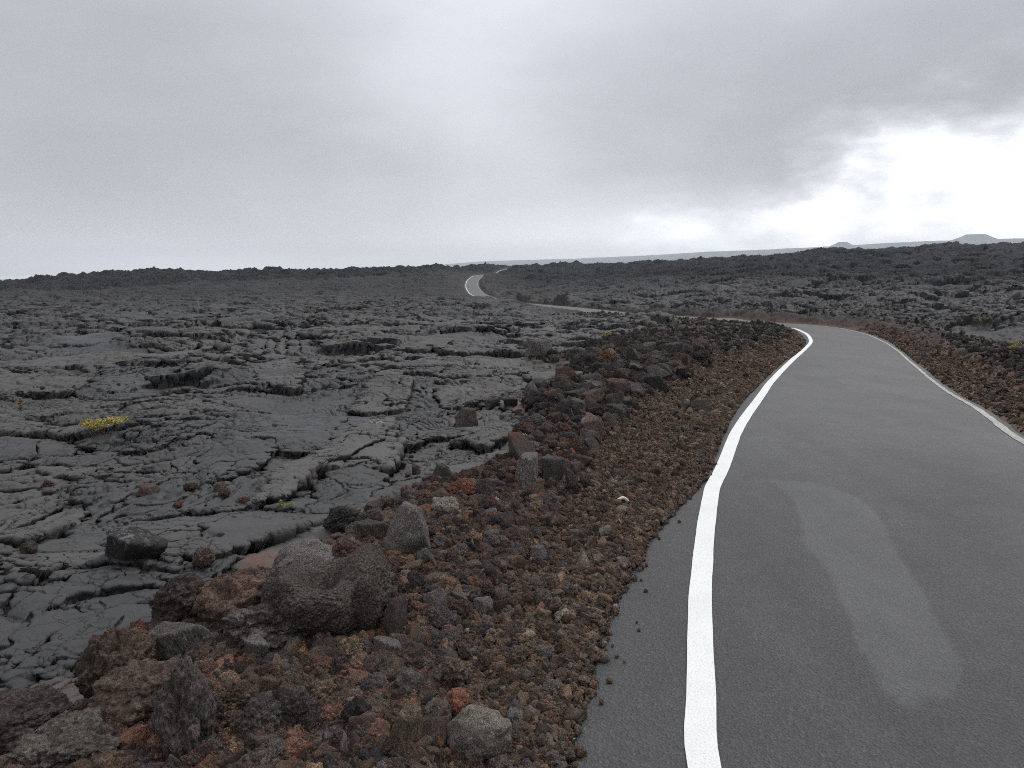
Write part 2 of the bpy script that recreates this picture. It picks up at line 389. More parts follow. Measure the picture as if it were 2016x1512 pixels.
    if len(nr):
        P = np.stack([x[nr], y[nr]], 1).astype(F)
        add = np.zeros(len(nr), F)
        jx = perlin(P[:, 0] * 5, P[:, 1] * 5, 641) * F(.03) + perlin(P[:, 0] * 17, P[:, 1] * 17, 643) * F(.010)
        for C, w, dp, lift in CRK:
            lo, hi = C.min(0) - .9, C.max(0) + .9
            s = np.where(((P > lo) & (P < hi)).all(1))[0]
            if not len(s): continue
            best = np.full(len(s), 1e9, F); sg = np.zeros(len(s), F); tt = np.zeros(len(s), F)
            for i in range(len(C) - 1):
                a = C[i].astype(F); ab = (C[i + 1] - C[i]).astype(F)
                rel = P[s] - a
                t = np.clip((rel @ ab) / (ab @ ab), 0, 1)
                off = rel - t[:, None] * ab
                dd = (off ** 2).sum(1)
                m = dd < best
                best = np.where(m, dd, best); sg = np.where(m, np.sign(ab[0] * rel[:, 1] - ab[1] * rel[:, 0]), sg); tt = np.where(m, (i + t) / (len(C) - 1), tt)
            dist = np.sqrt(best) * np.where(sg == 0, 1, sg) + jx[s]
            taper = np.sqrt(np.clip(np.sin(np.clip(tt, 0.02, .98) * 3.1416), 0, 1))
            add[s] -= np.exp(-(np.abs(dist) / (w * .62 * (.35 + .65 * taper))) ** 3) * dp * taper * .8
            add[s] += lift * taper * np.exp(-np.abs(dist) / .28) * (dist > 0)
        h[nr] += add
    # bigger overlapping flow lobes that carry the relief far out
    sel_ = np.where(r > 28)[0]
    if len(sel_):
        f6, e6, h6, c6x, c6y = worley(qx[sel_] * F(.30) + F(4), qy[sel_] * F(.50), 771)
        wgt6 = sst(28, 80, r[sel_])
        h[sel_] += wgt6 * ((u01(h6, 3) - F(.5)) * F(.50) + (1 - (1 - np.clip(e6 / F(.3), 0, 1)) ** 2) * F(.16) + ((u01(h6, 6) - F(.5)) * c6x + (u01(h6, 7) - F(.5)) * c6y) * F(.35))
        cellv[sel_] = cellv[sel_] * (1 - wgt6 * F(.7)) + u01(h6, 9) * wgt6 * F(.7)
    # aa clinker: the dark ridges
    ra_ = np.interp(az, RIDGE_A, RIDGE_R[1]).astype(F)
    wd_ = F(.03) + F(.45) * sst(-.08, .12, az)
    aa = sst(-1, 1, ((r - ra_) / ra_ + F(.12) * fbm(x * .06, y * .06, 701, 3)) / wd_) * sst(40, 60, r)
    aa = np.maximum(aa, F(.45) * sst(.10, .26, az) * sst(14, 26, r))
    rg = ridged(x * .09, y * .13, 711, 3, .5) - F(.45)
    leftmask = sst(.10, -.02, az)
    aah = rg * (F(.65) + F(1.3) * leftmask) + np.maximum(perlin(x * .16, y * .16, 731), 0) ** 2 * (F(.7) + F(.9) * leftmask) + ridged(x * .5, y * .7, 741, 2) * (F(.10) + F(.15) * leftmask)
    h = h * (1 + aa * F(.25)) + aa * aah
    # rough middle ground
    mid = sst(18, 60, r) * (1 - aa)
    h = h + mid * (ridged(x * .16, y * .30, 751, 2, .5) - F(.5)) * F(.34)
    h = h * (1 - sst(22, 34, r) * (dL > -2) * (F(.45) * (1 - sst(2, 9, out))))
    # low humps that hide stretches of the distant road
    for hx, hy, hw, hh in HUMPS:
        h = h + F(hh) * np.exp(-((x - F(hx)) ** 2 + (y - F(hy)) ** 2) / F(hw * hw))
    # ---- verge: gravel, then a low bank of rubble
    gwl = np.interp(r, [2, 4.4, 6, 9, 14, 20, 26, 40], [.30, .52, .75, .92, 1.0, .55, .3, .15]); rwl = np.interp(r, [2, 2.75, 3.3, 3.9, 4.6, 5.2, 5.9, 6.8, 8, 9.5, 12, 16, 24, 40, 100], [1.6, 1.65, 1.65, 1.5, 1.5, 1.4, 1.4, 1.6, 1.8, 2.1, 2.8, 3.8, 4.8, 2.6, 1.2])
    gwr = np.interp(r, [5, 9, 14, 24, 34, 45], [.85, .85, .8, .5, .25, .15]); rwr = np.interp(r, [5, 9, 14, 24, 40, 60], [1.9, 2.1, 2.3, 1.5, .9, .5])
    gw = np.where(left, gwl, gwr).astype(F); rw = np.where(left, rwl, rwr).astype(F)
    H = np.where(left, np.interp(r, [2, 5, 9, 14, 22, 28, 34, 100], [.05, .09, .14, .13, .12, .10, .04, .02]), np.interp(r, [5, 14, 24, 40, 100], [.08, .12, .18, .2, .2])).astype(F)
    nz = perlin(x * .9, y * .9, 801) * F(.35) + perlin(x * 2.5, y * 2.5, 803) * F(.18)
    t = out + nz * np.clip(gw, 0, 1)
    g = 1 - sst(gw - F(.15), gw + F(.35), t)
    edge_rub = sst(rw - F(.30), rw + F(.40), out + perlin(x * .7, y * .7, 805) * np.clip(r * F(.08), .25, 1) + perlin(x * 2.2, y * 2.2, 806) * F(.3))
    rub = (1 - g) * (1 - edge_rub)
    berm = H * sst(gw * F(.3), gw + F(.7), out) * (1 - sst(rw * F(.55), rw + F(1.2), out)) * (1 + F(.45) * perlin(x * .45, y * .45, 811))
    wgt = 1 - sst(gw + F(.4), rw + F(1.2) + F(.06) * r, out)
    z = zb * (1 - wgt) + zr * wgt + berm
    da, ha = domes(x, y, .30, 821); db, hb = domes(x, y, .145, 823); dc, hc = domes(x, y, .07, 825)
    far_s = sst(8, 18, r)
    dd_, hd = domes(x, y, .55, 829)
    bank = 1 - F(.55) * sst(12, 22, r) * left
    rocks = bank * np.maximum(np.maximum(da * (F(.35) + F(.55) * far_s), db * (F(.7) + F(.3) * far_s)), dc) * (F(.75) + F(.30) * far_s) + far_s * dd_ * F(.22)
    rocks = rocks + perlin(x * 22, y * 22, 827) * F(.012) * np.clip(F(1.5) - dl * F(30), 0, 1)
    de, he = domes(x, y, .035, 831); df, hf = domes(x, y, .019, 833)
    peb = np.maximum(de, df) * F(.8) + np.where(u01(hb, 5) > .8, db, 0) * F(.25)
    lm = (1 - g) * (1 - rub)
    z = z + lm * h + rub * rocks + g * peb
    # under the pavement
    ins = sst(.10, -.06, out)
    z = z * (1 - ins) + (zr - F(.05)) * ins
    z = np.where(out < .25, np.minimum(z, zr + F(.006) + np.clip(out, 0, 1) * F(.12)), z)
    stone = np.where(rub > g, u01(np.where(da >= np.maximum(db, dc), ha, np.where(db >= dc, hb, hc)), 8), u01(np.where(de > df, he, hf), 8))
    pick = np.where(rub + g > .5, stone, (cellv * (1 - m2 * F(.5)) + u01(hid2, 8) * m2 * F(.5)) * (1 - slabm) + slabm * slabt)
    return z.astype(F), dict(scoria=(rub + g).astype(F), gravel=g.astype(F), tintv=pick.astype(F), aa=aa.astype(F), out=out, left=left, rub=rub, r=r, lava=(lm * (1 - ins) * (F(.35) + F(.65) * (1 - aa))).astype(F))

def ground_at(px, py):
    """where the view line through a pixel meets the ground"""
    px = np.atleast_1d(np.asarray(px, float)); py = np.atleast_1d(np.asarray(py, float))
    a, b, c = ray(px, py)
    n = 360
    Y = np.exp(np.linspace(math.log(1.3), math.log(320), n))[None] * np.ones((len(px), 1))
    X = a[:, None] / b[:, None] * Y; Z = CAMZ + c[:, None] / b[:, None] * Y
    zg, at = terrain(X.ravel(), Y.ravel(), (Y * .004).ravel())
    zg = zg.reshape(Y.shape)
    hit = np.argmax(Z < zg, axis=1)
    i = np.arange(len(px))
    h0 = np.maximum(hit - 1, 0)
    g1 = (Z - zg)[i, h0]; g2 = (zg - Z)[i, hit]
    t = np.clip(g1 / (g1 + g2 + 1e-6), 0, 1)
    return np.stack([X[i, h0] * (1 - t) + X[i, hit] * t, Y[i, h0] * (1 - t) + Y[i, hit] * t, zg[i, hit] * t + zg[i, h0] * (1 - t)], 1)

# ------------------------------------------------------------------ mesh and material helpers
def mesh_obj(name, V, Fc, mat=None, parent=None, smooth=True, attrs=None):
    V = np.asarray(V, F); Fc = np.asarray(Fc, np.int32)
    me = bpy.data.meshes.new(name)
    k = Fc.shape[1]
    me.vertices.add(len(V)); me.vertices.foreach_set('co', V.ravel())
    me.loops.add(Fc.size); me.loops.foreach_set('vertex_index', Fc.ravel())
    me.polygons.add(len(Fc)); me.polygons.foreach_set('loop_start', np.arange(0, Fc.size, k, dtype=np.int32))
    me.update(calc_edges=True)
    me.polygons.foreach_set('use_smooth', np.full(len(Fc), smooth))
    for n, a in (attrs or {}).items():
        at = me.attributes.new(n, 'FLOAT', 'POINT'); at.data.foreach_set('value', np.asarray(a, F))
    if mat: me.materials.append(mat)
    o = bpy.data.objects.new(name, me); COL.objects.link(o)
    if parent: o.parent = parent
    return o
def tag(o, label=None, cat=None, group=None, kind=None):
    for k, v in (('label', label), ('category', cat), ('group', group), ('kind', kind)):
        if v: o[k] = v
    return o
def grid_faces(nr, nc, wrap=False):
    i = np.arange(nr - 1)[:, None]; j = np.arange(nc if wrap else nc - 1)[None]
    a = i * nc + j; b = i * nc + (j + 1) % nc
    return np.stack([a, b, b + nc, a + nc], -1).reshape(-1, 4)

class NT:
    def __init__(s, name):
        s.m = bpy.data.materials.new(name); s.m.use_nodes = True; s.t = s.m.node_tree; s.t.nodes.clear()
        s.out = s.n('ShaderNodeOutputMaterial')
    def n(s, typ, **kw):
        nd = s.t.nodes.new(typ)
        for k, v in kw.items():
            if k in nd.inputs.keys() if isinstance(k, str) else False: pass
            setattr(nd, k, v)
        return nd
    def l(s, a, b): s.t.links.new(a, b)
    def put(s, sock, v):
        if hasattr(v, 'is_output') or hasattr(v, 'links'): s.l(v, sock)
        else: sock.default_value = v
    def math(s, op, a, b=0.0, clamp=False):
        nd = s.n('ShaderNodeMath', operation=op, use_clamp=clamp); s.put(nd.inputs[0], a); s.put(nd.inputs[1], b); return nd.outputs[0]
    def mix(s, f, a, b, mode='MIX'):
        nd = s.n('ShaderNodeMix', data_type='RGBA', blend_type=mode); s.put(nd.inputs[0], f); s.put(nd.inputs[6], a); s.put(nd.inputs[7], b); return nd.outputs[2]
    def attr(s, name, typ='GEOMETRY', out='Fac'):
        nd = s.n('ShaderNodeAttribute', attribute_name=name, attribute_type=typ); return nd.outputs[out]
    def noise(s, vec, scale, detail=3, rough=.55, out=0, dist=0):
        nd = s.n('ShaderNodeTexNoise'); s.l(vec, nd.inputs['Vector']); nd.inputs['Scale'].default_value = scale
        nd.inputs['Detail'].default_value = detail; nd.inputs['Roughness'].default_value = rough; nd.inputs['Distortion'].default_value = dist; return nd.outputs[out]
    def vor(s, vec, scale, feature='F1', out='Distance', rand=1):
        nd = s.n('ShaderNodeTexVoronoi', feature=feature); s.l(vec, nd.inputs['Vector']); nd.inputs['Scale'].default_value = scale; nd.inputs['Randomness'].default_value = rand; return nd.outputs[out]
    def ramp(s, f, stops):
        nd = s.n('ShaderNodeValToRGB'); s.l(f, nd.inputs[0]); el = nd.color_ramp.elements
        while len(el) < len(stops): el.new(.5)
        for e, (p, c) in zip(el, stops):
            e.position = p; e.color = (*c, 1) if len(c) == 3 else c
        return nd.outputs[0]
    def rng(s, f, a, b, c, d):
        nd = s.n('ShaderNodeMapRange'); s.l(f, nd.inputs[0])
        for i, v in enumerate((a, b, c, d)): nd.inputs[i + 1].default_value = v
        return nd.outputs[0]
    def bump(s, h, strength, dist, prev=None):
        nd = s.n('ShaderNodeBump'); nd.inputs['Strength'].default_value = strength; nd.inputs['Distance'].default_value = dist; s.l(h, nd.inputs['Height'])
        if prev: s.l(prev, nd.inputs['Normal'])
        return nd.outputs[0]
    def bsdf(s, col, rough=.8, normal=None, spec=.5):
        nd = s.n('ShaderNodeBsdfPrincipled'); s.put(nd.inputs['Base Color'], col); s.put(nd.inputs['Roughness'], rough)
        s.put(nd.inputs['Specular IOR Level'], spec)
        if normal: s.l(normal, nd.inputs['Normal'])
        s.l(nd.outputs[0], s.out.inputs[0]); return nd
    def pos(s): return s.n('ShaderNodeNewGeometry').outputs['Position']
    def obj(s): return s.n('ShaderNodeTexCoord').outputs['Object']

def vscale(t, v, k):
    nd = t.n('ShaderNodeVectorMath', operation='SCALE'); t.l(v, nd.inputs[0]); nd.inputs['Scale'].default_value = k; return nd.outputs[0]
def c3(*v): return (v[0], v[1], v[2], 1)

# lava field surface
t = NT('lava_ground'); P = t.pos()
tv = t.attr('tintv'); sco = t.attr('scoria'); gra = t.attr('gravel'); aam = t.attr('aa')
big = t.noise(P, .35, 4, .6)
fine = t.noise(P, 9, 5, .65)
lava = t.mix(t.math('MULTIPLY', t.rng(tv, .3, 1, 0, 1), t.rng(big, .3, .6, .45, 1)), c3(.026, .0262, .027), c3(.060, .054, .049))
lava = t.mix(t.rng(t.noise(P, 1.7, 4, .6), .5, .75, 0, .55), lava, c3(.042, .042, .043))
lava = t.mix(1.0, lava, t.ramp(fine, [(.25, (.55, .55, .55)), (.75, (1.4, 1.4, 1.38))]), 'MULTIPLY')
lava = t.mix(t.rng(t.noise(P, .9, 5, .7), .63, .74, 0, .5), lava, c3(.062, .061, .046))          # pale mossy dust
lava = t.mix(aam, lava, t.mix(t.rng(t.noise(P, .22, 5, .7), .38, .66, 0, 1), c3(.003, .0035, .005), c3(.016, .017, .020)))
rl = t.n('ShaderNodeVectorMath', operation='LENGTH'); t.l(P, rl.inputs[0])
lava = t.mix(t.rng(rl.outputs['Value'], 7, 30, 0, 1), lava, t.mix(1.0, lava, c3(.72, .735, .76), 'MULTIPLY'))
stone = t.ramp(tv, [(0, (.050, .040, .037)), (.35, (.078, .056, .047)), (.62, (.105, .070, .055)), (.80, (.095, .088, .085)), (.93, (.115, .075, .05)), (1, (.17, .06, .03))])
grav = t.ramp(tv, [(0, (.056, .038, .030)), (.4, (.090, .057, .043)), (.7, (.122, .075, .055)), (.86, (.10, .088, .080)), (.95, (.15, .07, .043)), (1, (.16, .13, .10))])
red = t.rng(t.noise(P, .5, 3, .5), .42, .62, 0, 1)
grav = t.mix(t.math('MULTIPLY', red, .55), grav, c3(.108, .058, .039))
farm = t.n('ShaderNodeVectorMath', operation='LENGTH'); t.l(P, farm.inputs[0])
farr = t.rng(farm.outputs['Value'], 7, 15, 0, 1)
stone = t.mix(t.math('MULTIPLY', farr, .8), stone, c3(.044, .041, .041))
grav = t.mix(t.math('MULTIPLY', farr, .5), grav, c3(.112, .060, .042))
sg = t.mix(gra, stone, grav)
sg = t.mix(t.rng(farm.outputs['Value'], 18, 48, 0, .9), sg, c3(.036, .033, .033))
sg = t.mix(1.0, sg, t.ramp(t.noise(P, 40, 4, .7), [(.3, (.6, .6, .6)), (.7, (1.35, 1.3, 1.25))]), 'MULTIPLY')
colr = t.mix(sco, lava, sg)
nb = t.bump(t.noise(P, 24, 7, .70), .6, .018)
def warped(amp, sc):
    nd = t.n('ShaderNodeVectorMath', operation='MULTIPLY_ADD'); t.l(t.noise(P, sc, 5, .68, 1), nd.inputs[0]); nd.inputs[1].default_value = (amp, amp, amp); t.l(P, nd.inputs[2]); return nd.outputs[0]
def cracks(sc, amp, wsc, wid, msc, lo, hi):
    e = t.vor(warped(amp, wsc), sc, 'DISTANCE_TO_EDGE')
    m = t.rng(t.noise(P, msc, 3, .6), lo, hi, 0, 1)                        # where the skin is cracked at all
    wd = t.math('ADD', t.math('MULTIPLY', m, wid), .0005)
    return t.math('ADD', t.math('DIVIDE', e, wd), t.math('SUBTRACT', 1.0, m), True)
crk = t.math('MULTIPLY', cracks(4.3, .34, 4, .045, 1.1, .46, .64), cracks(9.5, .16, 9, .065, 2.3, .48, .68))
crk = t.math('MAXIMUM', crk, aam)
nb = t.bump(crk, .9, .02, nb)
colr = t.mix(t.math('MULTIPLY', t.math('SUBTRACT', 1.0, crk), t.math('SUBTRACT', 1.0, sco)), colr, c3(.009, .009, .010))  # shade inside the fine cracks painted into the colour; the bump casts none
nb = t.bump(t.noise(P, 110, 4, .65), .4, .004, nb)
far_ = t.math('MAXIMUM', aam, t.rng(rl.outputs['Value'], 15, 160, 0, 1))
spec = t.math('MULTIPLY', t.math('SUBTRACT', 1.0, t.math('MULTIPLY', far_, .65)), t.math('SUBTRACT', .42, t.math('MULTIPLY', sco, .25)))
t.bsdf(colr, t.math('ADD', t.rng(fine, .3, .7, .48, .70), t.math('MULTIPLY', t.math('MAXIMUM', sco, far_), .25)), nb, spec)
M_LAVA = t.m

# loose rock
def rock_mat(name, pit, spec=.3, rough=.9, speck=0.0):
    t = NT(name); P = t.obj()
    tint = vscale(t, t.attr('tint', 'INSTANCER', 'Vector'), 2.0)
    n1 = t.noise(P, 1.6, 5, .65); n2 = t.noise(P, 7, 5, .7)
    col = t.mix(1.0, tint, t.ramp(n1, [(.3, (.62, .60, .60)), (.7, (1.35, 1.28, 1.22))]), 'MULTIPLY')
    col = t.mix(1.0, col, t.ramp(n2, [(.3, (.6, .6, .6)), (.72, (1.35, 1.35, 1.35))]), 'MULTIPLY')
    if speck:
        col = t.mix(t.rng(t.noise(P, 26, 3, .6), .52, .66, 0, speck), col, c3(.24, .22, .20))
    pits = t.rng(t.vor(P, pit), .05, .45, 0, 1)
    col = t.mix(1.0, col, t.ramp(t.noise(P, pit * 1.3, 2, .6), [(.35, (.6, .6, .6)), (.65, (1.45, 1.42, 1.4))]), 'MULTIPLY')
    nb = t.bump(n2, .8, .12)
    nb = t.bump(pits, 1.0, .07, nb)
    nb = t.bump(t.noise(P, 22, 4, .7), .9, .05, nb)
    t.bsdf(col, rough, nb, spec)
    return t.m
M_CLINK = rock_mat('scoria_clinker', 9)
M_BLOCK = rock_mat('dense_basalt', 16)
M_PIT = rock_mat('vesicular_basalt', 24, speck=.4)
t = NT('crusted_basalt'); P = t.obj(); tint = t.attr('tint', 'INSTANCER', 'Vector')
n2 = t.noise(P, 6, 5, .7)
sep = t.n('ShaderNodeSeparateXYZ'); t.l(P, sep.inputs[0])
cr = t.math('MULTIPLY', t.rng(t.noise(P, 4.5, 5, .75), .50, .60, 0, 1), t.rng(sep.outputs[2], .1, .5, 0, 1))
col = t.mix(1.0, tint, t.ramp(n2, [(.3, (.6, .6, .6)), (.7, (1.4, 1.4, 1.4))]), 'MULTIPLY')
col = t.mix(cr, col, c3(.42, .41, .42))
t.bsdf(col, .85, t.bump(t.noise(P, 18, 4, .7), .6, .05, t.bump(n2, .8, .12)), .3); M_CRUST = t.m
t = NT('red_topped_rock'); P = t.obj(); tint = t.attr('tint', 'INSTANCER', 'Vector')
n2 = t.noise(P, 6, 5, .7); sep = t.n('ShaderNodeSeparateXYZ'); t.l(P, sep.inputs[0])
cr = t.math('MULTIPLY', t.rng(t.noise(P, 2.2, 5, .75), .42, .52, 0, 1), t.rng(sep.outputs[2], .05, .3, 0, 1))
col = t.mix(cr, tint, c3(.26, .065, .03)); col = t.mix(1.0, col, t.ramp(n2, [(.3, (.6, .6, .6)), (.7, (1.4, 1.4, 1.4))]), 'MULTIPLY')
t.bsdf(col, .9, t.bump(t.noise(P, 18, 4, .7), .6, .05, t.bump(n2, .8, .12)), .3); M_REDTOP = t.m

# asphalt
t = NT('asphalt'); P = t.pos()
patch = t.attr('patch'); fresh = t.attr('fresh')
ag = t.vor(P, 120, out='Color'); agd = t.vor(P, 120)
sepc = t.n('ShaderNodeSeparateColor'); t.l(ag, sepc.inputs[0])
big = t.noise(P, .7, 4, .6); med = t.noise(P, 5, 4, .65)
pm = t.math('ADD', patch, t.math('MULTIPLY', t.math('SUBTRACT', t.noise(P, 14, 4, .7), .5), .9))
pm = t.rng(pm, .3, .75, 0, 1)
base = t.mix(fresh, c3(.078, .0782, .0778), c3(.044, .044, .045))
base = t.mix(pm, base, c3(.067, .0675, .0682))
base = t.mix(1.0, base, t.ramp(big, [(.3, (.86, .86, .86)), (.7, (1.12, 1.12, 1.12))]), 'MULTIPLY')
base = t.mix(1.0, base, t.ramp(med, [(.3, (.90, .90, .90)), (.7, (1.08, 1.08, 1.08))]), 'MULTIPLY')
mpw = t.n('ShaderNodeMapping'); mpw.inputs['Rotation'].default_value = (0, 0, math.radians(18)); mpw.inputs['Scale'].default_value = (2.4, .22, 1); t.l(P, mpw.inputs['Vector'])
base = t.mix(1.0, base, t.ramp(t.noise(mpw.outputs[0], 1.0, 4, .6), [(.3, (.88, .88, .885)), (.7, (1.10, 1.10, 1.095))]), 'MULTIPLY')
base = t.mix(t.rng(t.noise(P, 3.1, 6, .75), .60, .72, 0, .22), base, c3(.11, .10, .088))
agg = t.ramp(sepc.outputs[0], [(0, (.70, .70, .71)), (.5, (.97, .97, .97)), (.85, (1.12, 1.12, 1.12)), (1, (1.6, 1.57, 1.55))])
amt = t.math('SUBTRACT', .95, t.math('MULTIPLY', pm, .5))
base = t.mix(amt, base, t.mix(1.0, base, agg, 'MULTIPLY'))
base = t.mix(t.rng(t.noise(P, 2.2, 2, .5), .72, .76, 0, .35), base, c3(.05, .048, .047))
nb = t.bump(agd, .9, .006)
nb = t.bump(t.noise(P, 60, 3, .6), .25, .006, nb)
t.bsdf(base, .72, nb, .45); M_ASPH = t.m

def paint_mat(name, lo, hi, bare, c1=(.66, .67, .655)):
    t = NT(name); P = t.pos()
    w = t.noise(P, 42, 5, .75); w2 = t.noise(P, 4, 4, .6); w3 = t.noise(P, 140, 2, .6)
    m = t.rng(t.math('ADD', t.math('MULTIPLY', w, .6), t.math('ADD', t.math('MULTIPLY', w2, .25), t.math('MULTIPLY', w3, .25))), lo, hi, 0, 1)
    col = t.mix(m, c3(*bare), t.mix(t.rng(w2, .3, .7, 0, 1), c3(*c1), c3(*(v * .9 for v in c1))))
    col = t.mix(t.rng(w3, .28, .44, .55, 0), col, c3(.25, .25, .245))
    t.bsdf(col, .6, t.bump(t.vor(P, 95), .6, .004, t.bump(w, .3, .005)), .4); return t.m
M_PAINT = paint_mat('white_road_paint', .30, .42, (.3, .3, .3))
M_WORN = paint_mat('worn_road_paint', .46, .70, (.11, .105, .098), (.52, .51, .485))

t = NT('weathered_pavement'); P = t.pos()
v = t.rng(t.vor(P, 9, 'DISTANCE_TO_EDGE'), 0, .05, 0, 1)
col = t.mix(t.rng(t.noise(P, 6, 4, .7), .3, .7, 0, 1), c3(.10, .105, .11), c3(.20, .205, .205)); col = t.mix(v, c3(.06, .055, .05), col)
t.bsdf(col, .8, t.bump(t.noise(P, 30, 4, .7), .5, .01), .4); M_OLD = t.m

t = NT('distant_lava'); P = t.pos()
col = t.mix(t.rng(t.noise(P, .005, 8, .7), .35, .65, 0, 1), c3(.034, .048, .066), c3(.080, .098, .125))  # bluish base colour carries part of the distance haze
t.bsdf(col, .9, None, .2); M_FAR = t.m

def plant_mat(name, a, b):
    t = NT(name); P = t.obj()
    col = t.mix(t.rng(t.noise(P, 30, 2, .5), .35, .65, 0, 1), c3(*a), c3(*b))
    t.bsdf(col, .6, None, .3); return t.m
M_YEL = plant_mat('yellow_leaf', (.40, .31, .05), (.20, .19, .05))
M_ORA = plant_mat('orange_leaf', (.34, .17, .04), (.22, .16, .05))
M_GRN = plant_mat('green_leaf', (.12, .17, .035), (.20, .22, .05))
M_PALE = plant_mat('pale_leaf', (.24, .24, .13), (.16, .18, .08))
M_STEM = plant_mat('dry_stem', (.12, .08, .05), (.18, .13, .08))
M_TWIG = plant_mat('bleached_twig', (.55, .54, .50), (.40, .38, .35))

# ------------------------------------------------------------------ the lava field
azd = np.linspace(-math.radians(46), math.radians(46), 1560)
azc = np.linspace(math.radians(46), 2 * math.pi - math.radians(46), 132)[1:-1]
AZ = np.concatenate([azd, azc])
rr = [.12, .3, .5, .7, .9, 1.1, 1.25]
r_ = 1.35
while r_ < 325:
    rr.append(r_); r_ *= 1 + .0020 + .0012 * min(1, max(0, (r_ - 6) / 14))
while r_ < 1000:
    rr.append(r_); r_ *= 1.05
RR = np.array(rr)
A2, R2 = np.meshgrid(AZ, RR)
gx = (np.sin(A2) * R2).ravel().astype(F); gy = (np.cos(A2) * R2).ravel().astype(F)
dl = (R2 * (.0020 + .0012 * np.clip((R2 - 6) / 14, 0, 1))).ravel().astype(F)
far_az = np.abs(((A2 + math.pi) % (2 * math.pi)) - math.pi).ravel() > math.radians(46.2)
dl = np.where(far_az, np.maximum(dl, R2.ravel() * .03), dl).astype(F)
z = np.zeros(gx.size, F); AT = {k: np.zeros(gx.size, F) for k in ('scoria', 'gravel', 'tintv', 'aa', 'lava')}
for k in range(0, gx.size, 400000):
    s = slice(k, k + 400000)
    zz, at = terrain(gx[s], gy[s], dl[s])
    z[s] = zz
    for q in AT: AT[q][s] = at[q]
# the lips of lobes and slabs lean out over what lies below them
Z2 = z.reshape(len(RR), len(AZ)).astype(np.float64)
def boxblur(A, k):
    for ax in (0, 1):
        P_ = np.pad(A, [(k + 1, k) if i == ax else (0, 0) for i in (0, 1)], mode='edge' if ax == 0 else 'wrap')
        Cs = np.cumsum(P_, axis=ax)
        A = (np.take(Cs, range(2 * k + 1, Cs.shape[ax]), ax) - np.take(Cs, range(0, Cs.shape[ax] - 2 * k - 1), ax)) / (2 * k + 1)
    return A
rel = Z2 - boxblur(Z2, 5)
gr = np.gradient(Z2, axis=0) / np.gradient(RR)[:, None]
da_ = np.gradient(np.concatenate([azd, azc]))
ga = np.gradient(Z2, axis=1) / (RR[:, None] * da_[None])
gm = np.hypot(gr, ga) + 1e-6
DL = dl.reshape(Z2.shape)
lam = np.minimum(.030 + 1.4 * DL, .30) * np.clip(rel / (.03 + .6 * DL), -1, 1) * sst(.45, 1.3, gm) * AT['lava'].reshape(Z2.shape)
lam[:, len(azd) - 2:] = 0; lam[:, :2] = 0; lam[RR > 300] = 0
ur, ua = -gr / gm * lam, -ga / gm * lam
gx = (gx.reshape(Z2.shape) + ur * np.sin(A2) + ua * np.cos(A2)).ravel(); gy = (gy.reshape(Z2.shape) + ur * np.cos(A2) - ua * np.sin(A2)).ravel()
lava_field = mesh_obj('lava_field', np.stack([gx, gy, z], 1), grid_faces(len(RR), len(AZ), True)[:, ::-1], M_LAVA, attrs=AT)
tag(lava_field, kind='structure')

# far shield slope and its two cinder cones
def far_hill():
    sil = [(-900, 585, 2900), (300, 560, 2900), (700, 538, 2900), (860, 522, 2850), (950, 514, 2800), (1130, 509, 2600), (1240, 504, 2400), (1300, 501, 2300), (1360, 496.5, 2150), (1497, 491, 1950), (1644, 483.5, 1800), (1736, 477.5, 1700), (1886, 471, 1600), (2016, 469, 1550), (2700, 466, 1500)]
    a = np.linspace(math.atan(-1.1), math.atan(1.15), 400)
    sa_ = [math.atan((p[0] - 1008) / FPX / CT) for p in sil]
    top = np.interp(a, sa_, [at_Y(p[0], p[1], p[2] * 2.1)[2] for p in sil]); Yd = np.interp(a, sa_, [p[2] * 2.1 for p in sil])
    k = np.hanning(21); k /= k.sum()
    top = np.convolve(np.pad(top, 10, mode='edge'), k, mode='valid')
    f = np.concatenate([np.linspace(.21, 1, 62), np.linspace(1.02, 1.12, 8)])
    prof = np.interp(f, [.45, .7, .9, 1, 1.12], [-25, 0, 0, 0, 0]); up = np.interp(f, [.21, .45, .7, .9, 1, 1.12], [0, .15, .5, .84, 1, .6])
    Yg = f[:, None] * Yd[None]; X = np.tan(a)[None] * Yg
    Z = -28 + up[:, None] * (top + 28)[None] + fbm(X * .008, Yg * .008, 901, 4) * 3.0 * up[:, None] + fbm(X * .04, Yg * .04, 905, 3) * .8
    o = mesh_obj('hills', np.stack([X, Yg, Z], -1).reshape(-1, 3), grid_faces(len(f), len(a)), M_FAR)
    tag(o, kind='structure')
far_hill()
def cone(px0, px1, base_row, top_row, tx0, tx1, Y):
    x0, _, zb = at_Y(px0, base_row, Y); x1 = at_Y(px1, base_row, Y)[0]; zt = at_Y((tx0 + tx1) / 2, top_row, Y)[2]
    t0 = at_Y(tx0, top_row, Y)[0]; t1 = at_Y(tx1, top_row, Y)[0]
    cx, R, rt = (x0 + x1) / 2, (x1 - x0) / 2, (t1 - t0) / 2
    n = 72; th = np.linspace(0, 2 * math.pi, n, endpoint=False)
    prof = [(R * 1.5, -22), (R * 1.08, -3), (R * .95, 0), ((R * .9 + rt) / 2, (zt - zb) * .5), (rt * 1.1, (zt - zb) * .93), (rt, zt - zb), (rt * .8, (zt - zb) * .92), (.5, (zt - zb) * .8)]
    V = []
    for r0, dz in prof:
        w = 1 + .05 * np.sin(th * 3 + 1) + .03 * np.sin(th * 7)
        V.append(np.stack([cx + np.cos(th) * r0 * w, Y + np.sin(th) * r0 * w, zb + dz + .02 * r0 * np.sin(th * 5) * .2], 1))
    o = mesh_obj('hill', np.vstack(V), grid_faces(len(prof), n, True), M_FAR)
    tag(o, kind='structure')
